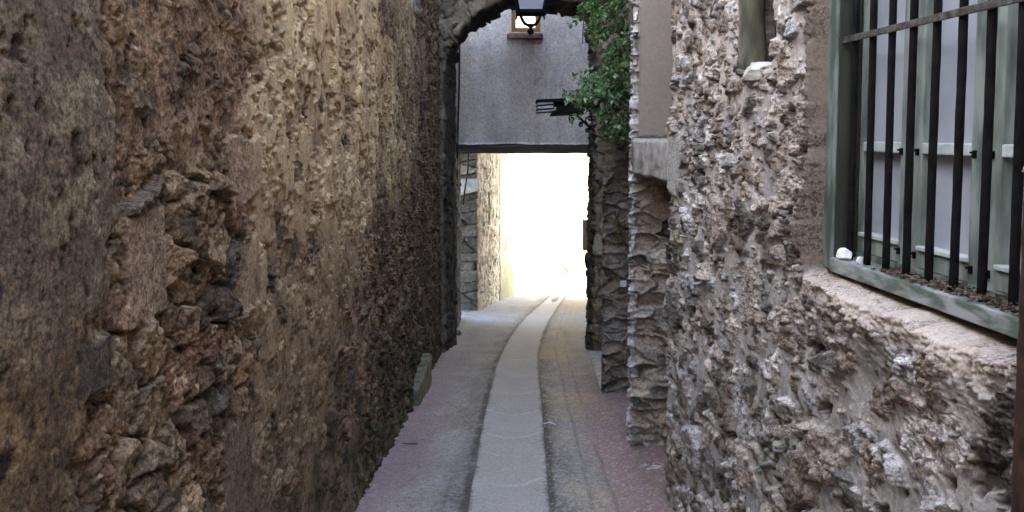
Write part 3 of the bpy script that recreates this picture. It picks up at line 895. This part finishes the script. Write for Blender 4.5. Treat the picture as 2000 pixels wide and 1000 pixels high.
# cable down the house corner and under the beam
tube('cable', [at(898, 40, 12.9), at(897, 160, 12.9), at(893, 300, 12.9), at(891, 420, 12.9), at(890, 560, 12.9), at(890, 640, 12.9)], 0.016, M_BLACK, house, 6)
cb = tube('hanging_cable', [at(915, 296, 17.1), at(914, 330, 17.1), at(911, 352, 17.1), at(907, 378, 17.1), at(905, 400, 17.1)], 0.02, M_BLACK, None, 6, origin=at(905, 400, 17.1))
props(cb, 'black cable hanging down past the pale slab on the stone house', 'cable')
bx = box('sign_board', (1.268, 1.855, 13.55, 13.80, float(at(1150, 490, 13.55).z), float(at(1150, 431, 13.55).z)), M_TANBOX, None, 0.008, origin=(1.4, 13.6, -.5))
props(bx, 'tan sign board sticking out from the passage wall behind the dark pier', 'sign')

# ================================================================== FAR END (sunlit)
far = thing('rubble_house', (-0.9, 19.4, float(gz(19.4))), 'tan rubble stone house with a column of rough corner stones beyond the passage', 'house')


def far_h(s, v, y):
    mid = fbm(s * 5, v * 5, 4, 1001); fine = fbm(s * 25, v * 25, 3, 1005, .6)
    hb, eb, rb = stones(s, v, .24, .17, 1020, edge=.24, tilt=.7)
    hq, eq, rq = stones(s, v, .9, .27, 1040, warp=.18, edge=.10, tilt=.5)
    q_ = ss(.86, .78, s)
    st = .05 * hb * (1 - q_) + q_ * (.19 * hq + .03 * hb) + .01 * fine; mo = .02 + .012 * mid - .01 * q_
    h = smax(st, mo, .008); m = ss(-.004, .006, st - mo)
    cs = pal(rb[..., 5], [(.46, .36, .235), (.36, .27, .175), (.54, .45, .31), (.41, .32, .21)])
    cs = cs * (1 - q_[..., None]) + q_[..., None] * pal(rq[..., 5], [(.17, .135, .10), (.12, .10, .078), (.21, .175, .13)])
    c = (np.zeros(cs.shape, F32) + np.array((.50, .41, .275), F32)) * (1 - m[..., None]) + cs * m[..., None]
    c = c * (1 + .25 * mid + .2 * fine)[..., None]
    c = mixc(c, (.05, .04, .03), .85 * q_ * ss(.08, .02, eq))
    wn = ss(2.60, 2.64, s) * ss(2.98, 2.94, s) * ss(-.95, -.9, v) * ss(0.02, -.03, v)
    h = h * (1 - wn) - .12 * wn; c = mixc(c, (.20, .17, .14), wn)
    return (h - .03).astype(F32), c


plan_wall('wall', [(-1.7, 19.25), (-0.86, 19.4), (-0.39, 23.3)], np.arange(0, 4.79, 0.022), np.concatenate([np.arange(-3.7, 1.6, .022), np.linspace(1.7, 6, 12)]), far_h, M_FAR, far)
bm = bmesh.new()
z0, z1, z2 = float(at(920, 382, 19.2).z), float(at(920, 372, 19.2).z), float(at(920, 349, 19.2).z)
add_hexa(bm, [(-1.35, 19.05, z0), (-.83, 19.12, z1), (-.80, 19.5, z1), (-1.35, 19.5, z0), (-1.35, 19.05, z2), (-.83, 19.12, z2), (-.80, 19.5, z2), (-1.35, 19.5, z2)])
bmesh.ops.bevel(bm, geom=bm.edges[:], offset=.012, segments=2, affect='EDGES')
link('stone_slab', bm_mesh('stone_slab', bm), M_PALECEM, far)


def yellow_h(s, v, y):
    mid = fbm(s * 2, v * 2, 4, 1101); fine = fbm(s * 14, v * 14, 3, 1105)
    c = np.zeros((*s.shape, 3), F32) + np.array((.42, .32, .18), F32)
    c = mixc(c, (.50, .41, .27), ss(-.1, .4, mid))
    base = ss(1.5, .4, (v - gz(y)) + .5 * mid)
    c = mixc(c, (.17, .155, .07), base * .9)
    c = mixc(c, (.17, .10, .045), .7 * ss(.35, .6, fbm(s * 1.6, v * 1.1, 4, 1120)))
    return (.02 * mid + .004 * fine).astype(F32), c * (1 + .12 * fine)[..., None]


yw = plan_wall('plaster_wall', [(-0.50, 23.36), (-.36, 23.4), (.72, 30.8), (2.6, 36), (6, 40)], np.arange(0, 18.5, .06), np.concatenate([np.arange(-5.3, 1.6, .06), np.linspace(1.8, 7, 10)]), yellow_h, M_FAR, origin=(0, 26, -4))
props(yw, 'ochre yellow plaster wall with a mossy green foot, running on past the rubble house', 'wall')
pale = thing('pale_house', (4, 42, -5.1), 'sun-bleached pale house closing the far end of the alley', 'house')
box('body', (-8, 16, 42, 50, -6, 7), M_PALEHOUSE, pale, .02)
rf = bmesh.new(); add_hexa(rf, [(-8.3, 41.6, 7.01), (16.3, 41.6, 7.01), (16.3, 50.4, 7.01), (-8.3, 50.4, 7.01), (-8.3, 45.9, 9), (16.3, 45.9, 9), (16.3, 46.1, 9), (-8.3, 46.1, 9)])
link('roof', bm_mesh('roof', rf), M_BRICK, pale)
for x in (-1.0, 2.2, 5.4):
    sh = box('shutter', (x, x + 1.0, 41.94, 41.995, -1.2, .5), M_RAIL, pale, .01)

# ================================================================== GROUND
le = [on_ground(*p) for p in ((910, 1000), (928, 900), (947, 800), (969, 712), (984, 680), (1001, 650), (1028, 618), (1052, 598))]
re = [on_ground(*p) for p in ((1076, 1000), (1068, 900), (1060, 800), (1051, 705), (1054, 680), (1062, 650), (1076, 622), (1090, 600))]
def edge_fn(pts):
    ys = [p.y for p in pts]; xs_ = [p.x for p in pts]
    ys = [-4.0] + ys + [ys[-1] + 12]
    xs_ = [xs_[0] + (xs_[1] - xs_[0]) / (ys[2] - ys[1]) * -(ys[1] + 4) * .5] + xs_ + [xs_[-1] + (xs_[-1] - xs_[-2]) / (ys[-2] - ys[-3]) * 12]
    g = np.linspace(ys[0], ys[-1], 400); v = np.interp(g, ys, xs_)
    k = np.hanning(31); k /= k.sum()
    v2 = np.convolve(np.pad(v, 15, 'edge'), k, 'valid')
    return lambda y: np.interp(y, g, v2)
eL, eR = edge_fn(le), edge_fn(re)

yg = np.concatenate([np.arange(-3.9, 3.2, .1), logspace_step(3.2, 40, .0034)])
xl, xr = eL(yg)[:, None], eR(yg)[:, None]
ta, tb = np.linspace(0, 1, 120)[None, :], np.linspace(0, 1, 150)[None, :]
Xg = np.concatenate([-1.75 + (xl + 1.75) * ta ** .9, xl + .012, xr - .012, xr + (2.6 - xr) * tb ** 1.15], 1)
Yg = np.repeat(yg[:, None], Xg.shape[1], 1)
inside = ((Xg > xl + .001) & (Xg < xr - .001)).astype(F32)
near_edge = np.minimum(np.abs(Xg - xl), np.abs(Xg - xr))
mid = fbm(Xg * 4, Yg * 2.5, 5, 1201); lo = fbm(Xg * 1.4, Yg * .8, 4, 1207); fine = fbm(Xg * 40, Yg * 40, 3, 1213, .65)
agg = ridged(Xg * 30, Yg * 30, 3, 1220)
worn = ss(.26, .0, near_edge + .16 * mid) * (1 - inside)
zz = gz(Yg) + .006 * mid + .012 * lo + .003 * fine * (.4 + worn) - .035 * inside
# wall-side rise on both sides
zz = zz + .03 * ss(-.75, -1.05, Xg) + .03 * ss(.75, 1.1, Xg)
c = np.zeros((*Xg.shape, 3), F32) + np.array((.255, .236, .215), F32)
c = mixc(c, (.29, .262, .21), ss(-.1, .5, lo) * .8)
right_side = (Xg > xr).astype(F32)
c = mixc(c, (.31, .255, .165), .55 * right_side * ss(.45, .12, np.abs(Xg - xr - .28) + .12 * mid) * ss(-.35, .25, lo + .4 * mid))
c = mixc(c, (.075, .068, .058), .85 * worn * ss(-.35, .25, agg * .5 + fine + .4 * mid))
red = np.clip(ss(.42, .86, Xg + .15 * mid) * ss(13, 6, Yg) + .9 * ss(-.45, -.85, Xg + .15 * mid) * ss(14, 7, Yg), 0, 1)
c = mixc(c, (.20, .098, .106), .68 * red)
gut = ss(.065, .015, near_edge + .035 * fbm(Xg * 8, Yg * 5, 4, 1291)) * ss(-.55, .0, fbm(Xg * 3, Yg * 2.2, 3, 1295) + .25 * right_side)
c = mixc(c, (.045, .04, .034), .92 * gut)
spk = fbm(Xg * 55, Yg * 45, 3, 1297, .7)
c = mixc(c, (.09, .08, .07), .55 * ss(.18, .4, spk) * (.4 + .6 * ss(.5, .1, near_edge)))
c = mixc(c, (.42, .39, .34), .5 * ss(.22, .45, -spk) * (.35 + .65 * right_side))
c = mixc(c, (.36, .29, .155), .6 * right_side * ss(13, 11, Yg) * ss(6.5, 8.5, Yg) * ss(.65, .2, np.abs(Xg - xr)) * ss(-.4, .3, lo + .5 * mid))
# dark tyre scuffs and cracks
for k, (off, seed) in enumerate(((.26, 1300), (.40, 1310), (-.16, 1320))):
    ctr = (xr + off if off > 0 else xl + off) + .03 * fbm(Yg * .4, Yg * 0 + k, 2, seed)
    ln = ss(.022, .004, np.abs(Xg - ctr + .012 * fbm(Xg * 6, Yg * 3, 3, seed + 3))) * ss(-.2, .3, fbm(Xg * 3, Yg * 1.2, 3, seed + 6))
    c = c * (1 - .28 * ln)[..., None]
c = mixc(c, (.62, .61, .62), .9 * ss(1.0, .7, np.hypot((Xg - 1.0 + .05 * mid) / .085, (Yg - 5.42) / .09) + .5 * mid) * ss(-.3, .1, fine + mid))
c = mixc(c, (.13, .13, .07), .45 * ss(.12, -.05, np.abs(np.abs(Xg + .05) - 1.02) + .06 * mid))
c = c * (1 + .18 * mid + .26 * fine + .10 * agg * worn)[..., None]
pv = link('pavement', np_mesh('pavement', np.stack([Xg, Yg, zz], -1).reshape(-1, 3), grid_faces(len(yg), Xg.shape[1], True), c), M_GROUND)
props(pv, kind='structure')

ys = np.concatenate([np.arange(-3.9, 3.2, .1), logspace_step(3.2, 33, .003)])
tt = np.linspace(0, 1, 56)
Ys, Ts = np.meshgrid(ys, tt, indexing='ij')
Xs = eL(ys)[:, None] * (1 - Ts) + eR(ys)[:, None] * Ts
mid = fbm(Xs * 4, Ys * 3, 4, 1401); fine = fbm(Xs * 40, Ys * 40, 3, 1407, .6)
edge = np.minimum(Ts, 1 - Ts)
zs_ = gz(Ys) + .010 - .022 * ss(0, .5, edge) - .03 * ss(.02, 0, edge) + .003 * mid
c = np.zeros((*Xs.shape, 3), F32) + np.array((.30, .283, .26), F32)
c = c * (1 + .10 * mid + .12 * fine)[..., None]
c = mixc(c, (.31, .285, .26), .5 * ss(.0, .5, fbm(Xs * 5, Ys * .7, 4, 1411)))
ph = (Ys - .16 * (2 * Ts - 1) ** 2 + .03 * mid)
jn = np.zeros(Xs.shape, F32)
for yj in (5.05, 5.75, 6.35, 7.25, 8.3, 9.5, 10.9, 12.6, 14.6):
    jn = np.maximum(jn, ss(.030, .010, np.abs(ph - yj)))
c = mixc(c, (.50, .48, .45), .42 * jn * ss(-.35, .15, fbm(Xs * 7, Ys * 5, 3, 1431)))
c = mixc(c, (.09, .08, .07), .8 * ss(.07, .0, edge + .05 * fine + .04 * mid))
pt = link('path', np_mesh('path', np.stack([Xs, Ys, zs_], -1).reshape(-1, 3), grid_faces(len(ys), len(tt), True), c), M_STRIP)
props(pt, kind='structure')

yb = np.array([-60, -20, -4.0001, -4, 10, 20, 30, 45, 70, 200, 600.]); xb = np.array([-600, -100, -20, -5, 0, 5, 20, 100, 600.])
Yb, Xb = np.meshgrid(yb, xb, indexing='ij')
c = np.zeros((*Xb.shape, 3), F32) + np.array((.40, .37, .33), F32)
gr = link('ground', np_mesh('ground', np.stack([Xb, Yb, gz(Yb) - .08], -1).reshape(-1, 3), grid_faces(len(yb), len(xb), True), c, False), M_GROUND)
props(gr, kind='structure')

# kerb block and loose stones at the foot of the left wall
zk = float(gz(7.9))
kb = lumpy('kerb_block', (-1.10, -0.925, 7.5, 8.7, zk - .2, zk + .27), M_MOSSCEM, None, .005)
kb_o = (-1.0, 7.9, zk - .1); kb.data.transform(Matrix.Translation(-Vector(kb_o))); kb.location = kb_o
props(kb, 'mossy pale cement block standing against the foot of the brown wall', 'block')
g = on_ground(891, 656)
rock('loose_stone', (g.x, g.y, g.z + .05), (.10, .13, .075), M_ROCK, 'small grey loose stone lying at the foot of the arch', 'stone', 21)
g = on_ground(874, 668)
lb = lumpy('stone_slab', (g.x - .16, g.x + .10, g.y - .1, g.y + .9, g.z - .1, g.z + .13), M_PALECEM, None, .012)
lb.data.transform(Matrix.Translation(-g)); lb.location = g
props(lb, 'low pale slab along the base of the arch beside the loose stone', 'slab')
g = on_ground(1062, 830); g2 = on_ground(1085, 832)
tw = tube('twig', [(g.x, g.y, g.z + .012), ((g.x + g2.x) / 2, g.y + .02, g.z + .018), (g2.x, g2.y, g2.z + .014)], .005, M_WHITE, None, 5, origin=g)
props(tw, 'thin pale twig lying across the paving beside the concrete strip', 'twig')
g = on_ground(785, 869); g2 = on_ground(815, 870)
tw = tube('twig', [(g.x, g.y, g.z + .012), ((g.x + g2.x) / 2, g.y - .02, g.z + .018), (g2.x, g2.y, g2.z + .016)], .005, M_STEM, None, 5, origin=g)
props(tw, 'thin dark twig on the paving near the mossy brown wall', 'twig')

# ================================================================== LANTERN
lx, ly = 0.262, 10.9
k = ly / F
zof = lambda py: float(at(1035, py, ly).z)
lan = thing('street_lantern', (lx, ly, zof(62) - .05), 'black square lantern with frosted panes and a ball finial hanging under the arch', 'lantern')
ztop, zb, zb2, zc = zof(22) + .46, zof(22), zof(28), zof(50)
hw_t, hw_b = .235, .158


def ring_pts(h, z): return [(lx - h, ly - h, z), (lx + h, ly - h, z), (lx + h, ly + h, z), (lx - h, ly + h, z)]


bm = bmesh.new()
add_hexa(bm, ring_pts(hw_b + .045, zb2) + ring_pts(hw_b + .05, zb))
add_hexa(bm, ring_pts(hw_t + .05, ztop) + ring_pts(hw_t + .055, ztop + .05))
for sx in (-1, 1):
    for sy in (-1, 1):
        a0, a1 = hw_b + .022, hw_t + .026
        P0, P1 = Vector((lx + sx * a0, ly + sy * a0, zb)), Vector((lx + sx * a1, ly + sy * a1, ztop))
        w_ = .026
        add_hexa(bm, [P0 + Vector(q) for q in ((-w_, -w_, 0), (w_, -w_, 0), (w_, w_, 0), (-w_, w_, 0))] + [P1 + Vector(q) for q in ((-w_, -w_, 0), (w_, -w_, 0), (w_, w_, 0), (-w_, w_, 0))])
link('frame', bm_mesh('frame', bm), M_IRON, lan)
for (ax, sg) in ((0, -1), (0, 1), (1, -1), (1, 1)):
    bm = bmesh.new()
    def pq(t_, h, z):
        return Vector((lx + t_, ly + sg * h, z)) if ax == 0 else Vector((lx + sg * h, ly + t_, z))
    a, b = hw_b + .012, hw_t + .016
    vs = [bm.verts.new(p) for p in (pq(-a, a, zb), pq(a, a, zb), pq(b, b, ztop), pq(-b, b, ztop))]
    f_ = bm.faces.new(vs); bmesh.ops.solidify(bm, geom=[f_], thickness=.004)
    link('pane', bm_mesh('pane', bm), M_FROST, lan)
bm = bmesh.new()
for sx in (-1, 1):
    for sy in (-1, 1):
        add_tube(bm, [(lx + sx * .145, ly + sy * .145, zb2), (lx + sx * .125, ly + sy * .125, zb2 - .06), (lx + sx * .085, ly + sy * .085, zc + .03), (lx, ly, zc - .02)], .014, 6)
        add_tube(bm, [(lx + sx * .195, ly + sy * .195, zb2 + .02), (lx + sx * .20, ly + sy * .20, zb2 - .045)], [.016, .010], 6)
link('cage', bm_mesh('cage', bm, True), M_IRON, lan)
bm = bmesh.new()
pr = [(.0, .02), (.05, .01), (.06, -.02), (.02, -.045), (.018, -.055), (.042, -.075), (.048, -.098), (.04, -.122), (.015, -.138), (0, -.14)]
zf = zof(62) + .098
rings = [[bm.verts.new((lx + r * math.cos(2 * math.pi * i / 14), ly + r * math.sin(2 * math.pi * i / 14), zf + z)) for i in range(14)] for r, z in pr[1:-1]]
for r0, r1 in zip(rings, rings[1:]):
    for i in range(14): bm.faces.new((r0[i], r0[(i + 1) % 14], r1[(i + 1) % 14], r1[i]))
bm.faces.new(rings[0]); bm.faces.new(rings[-1][::-1])
link('finial', bm_mesh('finial', bm, True), M_IRON, lan)
bm = bmesh.new(); add_hexa(bm, ring_pts(hw_t + .08, ztop + .05) + ring_pts(.05, ztop + .26))
link('cap', bm_mesh('cap', bm), M_IRON, lan)
bm = bmesh.new(); add_tube(bm, [(lx, ly, ztop + .25), (lx, ly, ztop + .42), (lx, ly + .05, ztop + .47), (lx, 11.45, ztop + .47)], .016, 8)
link('bracket', bm_mesh('bracket', bm, True), M_IRON, lan)

# ================================================================== DOOR CANOPY
can = thing('door_canopy', (1.30, 9.0, 1.75), 'black iron door canopy with pale glass slats on a scrolled bracket', 'canopy')
YC = 8.9
A_ = lambda px, py, y=YC: at(px, py, y)


def slab_quad(name, q, y0, y1, mat, parent=can):
    """a four-cornered plate in pixel terms at y0, run back to y1"""
    P = [A_(px, py, y0) for px, py in q]
    bm = bmesh.new(); d = Vector((0, y1 - y0, 0))
    add_hexa(bm, [P[0], P[1], P[1] + d, P[0] + d, P[3], P[2], P[2] + d, P[3] + d])
    bmesh.ops.bevel(bm, geom=bm.edges[:], offset=.004, segments=1, affect='EDGES')
    return link(name, bm_mesh(name, bm), mat, parent)


slab_quad('top_rail', [(1048, 200), (1200, 196), (1200, 187), (1048, 194)], YC, YC + 0.45, M_IRON)
for a, b in ((199.5, 205), (207, 213), (215, 219.5)):
    slab_quad('glass_slat', [(1050, b), (1081, b - 2.5), (1081, a - 1.5), (1050, a)], YC + .02, YC + 0.45, M_SLAT)
for yy_ in (206, 213.8, 220):
    slab_quad('slat_bar', [(1048, yy_ + .8), (1082, yy_ - 2), (1082, yy_ - 3.4), (1048, yy_ - .9)], YC, YC + 0.45, M_IRON)
slab_quad('gutter', [(1077, 226), (1140, 222.5), (1140, 207), (1084, 209)], YC - .05, YC + 0.45, M_IRON)
slab_quad('back_plate', [(1082, 209), (1200, 207), (1200, 198.5), (1082, 200)], YC + .06, YC + 0.45, M_IRON)
slab_quad('end_cap', [(1081, 216), (1085.5, 216), (1087, 209), (1082.5, 209)], YC - .062, YC - .052, M_TANBOX)
br = bmesh.new()
def sc_(pts, r): add_tube(br, [A_(x, y, YC + .1) for x, y in pts], r, 6)
sc_([(1122, 221), (1135, 233), (1150, 247), (1163, 258)], .015)
def spiral(cx_, cy_, r0, r1, a0, turns, n=26):
    return [(cx_ + (r0 + (r1 - r0) * i / n) * math.cos(a0 + turns * 2 * math.pi * i / n), cy_ + (r0 + (r1 - r0) * i / n) * math.sin(a0 + turns * 2 * math.pi * i / n)) for i in range(n + 1)]
sc_([(1126, 221)] + spiral(1117, 231.5, 6.8, 1.2, -1.2, -1.35), .0105)
sc_([(1139, 238)] + spiral(1135, 243.5, 5.0, 1.0, -.9, -1.35), .0105)
sc_([(1153, 251)] + spiral(1147, 255, 4.0, .9, -.3, -1.3), .0105)
sc_([(1126, 221), (1132, 223), (1136, 220), (1137, 216)], .013)
sc_([(1148, 243), (1143, 236), (1144, 229)] + spiral(1152, 232, 5.5, 1.2, 3.0, 1.25), .0105)
sc_([(1150, 247), (1158, 246), (1164, 243)], .012)
link('scroll_bracket', bm_mesh('scroll_bracket', br, True), M_IRON, can)

# ================================================================== PLANTS
def plant(name, loc, sprigs, leaf_len, seed, label, cat='plant', colors=((.03, .08, .02), (.11, .23, .065), (.24, .34, .15)), trailing=None):
    """sprigs: list of (root, direction, length, droop, n_leaves)"""
    rg = np.random.default_rng(seed)
    root = thing(name, loc, label, cat)
    bm = bmesh.new(); Vs, Cs, n = [], [], 0
    for (r0, d, ln, droop, nl) in sprigs:
        d = np.array(d, float); d /= np.linalg.norm(d)
        p = np.array(r0, float); pts = [p.copy()]; stp = ln / 8
        shade = rg.random()
        for i in range(8):
            d = d + np.array([rg.normal() * .16, rg.normal() * .16, -droop * .22 + rg.normal() * .1]); d /= np.linalg.norm(d)
            p = p + d * stp; pts.append(p.copy())
        add_tube(bm, pts, [.006 - .0005 * i for i in range(9)], 4, False)
        pts = np.array(pts)
        for q in range(nl):
            t_ = (.12 + .88 * rg.random()) * 8 * .999
            i = int(t_); c0 = pts[i] + (pts[i + 1] - pts[i]) * (t_ - i)
            ax = pts[i + 1] - pts[i]; ax /= np.linalg.norm(ax)
            o_ = np.cross(ax, rg.normal(size=3)); o_ /= np.linalg.norm(o_)
            ld = o_ * .8 + ax * .45 + np.array([0, 0, -.15]); ld /= np.linalg.norm(ld)
            sd = np.cross(ld, np.array([0, 0, 1.]) + .6 * rg.normal(size=3)); sd /= np.linalg.norm(sd)
            up_ = np.cross(sd, ld)
            L = leaf_len * (.45 + .95 * rg.random()); w_ = L * (.22 + .12 * rg.random())
            base = c0 + o_ * .004
            Vs += [base, base + ld * L * .45 + sd * w_ + up_ * w_ * .35, base + ld * L - up_ * L * .12, base + ld * L * .45 - sd * w_ + up_ * w_ * .35, base + ld * L * .5]
            k_ = np.clip(shade * .6 + rg.random() * .55, 0, 1)
            cc = np.array(colors[0]) * (1 - k_) + np.array(colors[1]) * k_ if rg.random() < .82 else np.array(colors[2])
            if rg.random() < .05: cc = np.array((.20, .13, .05)) * (.4 + rg.random())
            Cs += [cc] * 5; n += 1
    i = np.arange(n)[:, None] * 5
    faces = np.concatenate([i + np.array([[0, 1, 4]]), i + np.array([[1, 2, 4]]), i + np.array([[2, 3, 4]]), i + np.array([[3, 0, 4]])])
    link('leaves', np_mesh('leaves', np.array(Vs), faces, np.array(Cs, F32), False), M_LEAF, root)
    if trailing:
        for tp in trailing: add_tube(bm, tp, .006, 4, False)
    link('stems', bm_mesh('stems', bm, True), M_STEM, root)
    return root


def cloud(px0, px1, py0, py1, Y, n, rg, poly, ln, droop, nl, lean=(-1, -.5, .2), dY=.35):
    out = []
    while len(out) < n:
        px, py = rg.uniform(px0, px1), rg.uniform(py0, py1)
        if not poly(px, py): continue
        y = Y + rg.uniform(-dY, dY)
        P = at(px, py, y)
        d = (lean[0] + rg.gauss(0, .55), lean[1] + rg.gauss(0, .55), lean[2] + rg.gauss(0, .5))
        L = ln * rg.uniform(.6, 1.3)
        out.append((tuple(P), d, L, droop * rg.uniform(.5, 1.4), nl))
    return out


rg = random.Random(3)
# upper creeper: fills the corner above the pier, tapering down to the right
up_poly = lambda x, y: y < 30 + (x - 1160) * 1.2 + rg.gauss(0, 8) and x < 1232 and not (x < 1150 and y > 35)
sp = cloud(1146, 1234, -90, 120, 7.9, 120, rg, up_poly, .30, .8, 26)
sp += cloud(1212, 1234, 60, 130, 7.6, 14, rg, lambda x, y: True, .22, .9, 20, dY=.2)
tr = [[at(1141, 20, 7.7), at(1140, 45, 7.7), at(1138.5, 60, 7.7), at(1138, 84, 7.7)]]
plant('creeper', (1.35, 7.9, 2.4), sp, .052, 11, 'dark green creeper hanging high on the wall beside the arch', 'creeper', trailing=tr)
rg = random.Random(4)
lo_poly = lambda x, y: (y - 196) ** 2 / 40 ** 2 + (x - 1214) ** 2 / 40 ** 2 < 1 and x < 1234 and not (y > 200 and x < 1202)
sp = cloud(1165, 1236, 155, 255, 7.8, 120, rg, lo_poly, .27, .35, 26, lean=(-.9, -.5, .55))
sp += cloud(1162, 1205, 155, 215, 7.7, 40, rg, lambda x, y: True, .36, .1, 18, lean=(-1.0, -.3, .45), dY=.15)
sp += cloud(1196, 1232, 222, 240, 7.6, 20, rg, lambda x, y: True, .22, .9, 22, lean=(-.5, -.6, .0), dY=.15)
plant('shrub', (1.25, 8.3, 1.72), sp, .056, 12, 'leafy green shrub growing out of the pier top over the iron canopy', 'shrub',
      colors=((.04, .10, .035), (.13, .25, .095), (.30, .38, .24)))
rg = random.Random(5)
sp = cloud(1202, 1222, 425, 455, 8.12, 9, rg, lambda x, y: True, .14, .2, 14, lean=(-.3, -.8, .5), dY=.04)
plant('weed', (1.22, 8.15, .45), sp, .040, 13, 'small yellowish weed sprouting from the joints of the dark pier', 'plant', colors=((.06, .07, .02), (.11, .12, .04), (.15, .15, .06)))

# ================================================================== LIGHT
SUN = Vector((0.75, -0.28, 0.66)).normalized()
el, az = math.asin(SUN.z), math.atan2(SUN.x, SUN.y)
sl = bpy.data.lights.new('sun', 'SUN'); sl.energy = 5.0; sl.angle = math.radians(0.5); sl.color = (1, .95, .86)
so = bpy.data.objects.new('sun', sl); col.objects.link(so)
so.rotation_euler = SUN.to_track_quat('Z', 'Y').to_euler(); so.location = (0, 0, 20)
wd = bpy.data.worlds.new('World'); scene.world = wd; wd.use_nodes = True
nt = wd.node_tree; bg = nt.nodes['Background']
sk = nt.nodes.new('ShaderNodeTexSky'); sk.sky_type = 'NISHITA'; sk.sun_disc = False
sk.sun_elevation = el; sk.sun_rotation = az
nt.links.new(sk.outputs['Color'], bg.inputs['Color']); bg.inputs['Strength'].default_value = 0.15

# ================================================================== CAMERA
cd = bpy.data.cameras.new('camera'); cam = bpy.data.objects.new('camera', cd); col.objects.link(cam)
cam.location = (0, 0, EYE); cam.rotation_euler = (math.pi / 2 - PITCH, 0, 0)
cd.sensor_width = 36; cd.lens = 36 * F / 2000; cd.shift_y = (PY - 500) / 2000
cd.clip_start = 0.05; cd.clip_end = 2000
scene.camera = cam
scene.view_settings.view_transform = 'Standard'; scene.view_settings.look = 'None'
scene.view_settings.exposure = 3.75; scene.view_settings.gamma = 1
cy = scene.cycles
cy.use_denoising = True
cy.max_bounces = 8; cy.diffuse_bounces = 4
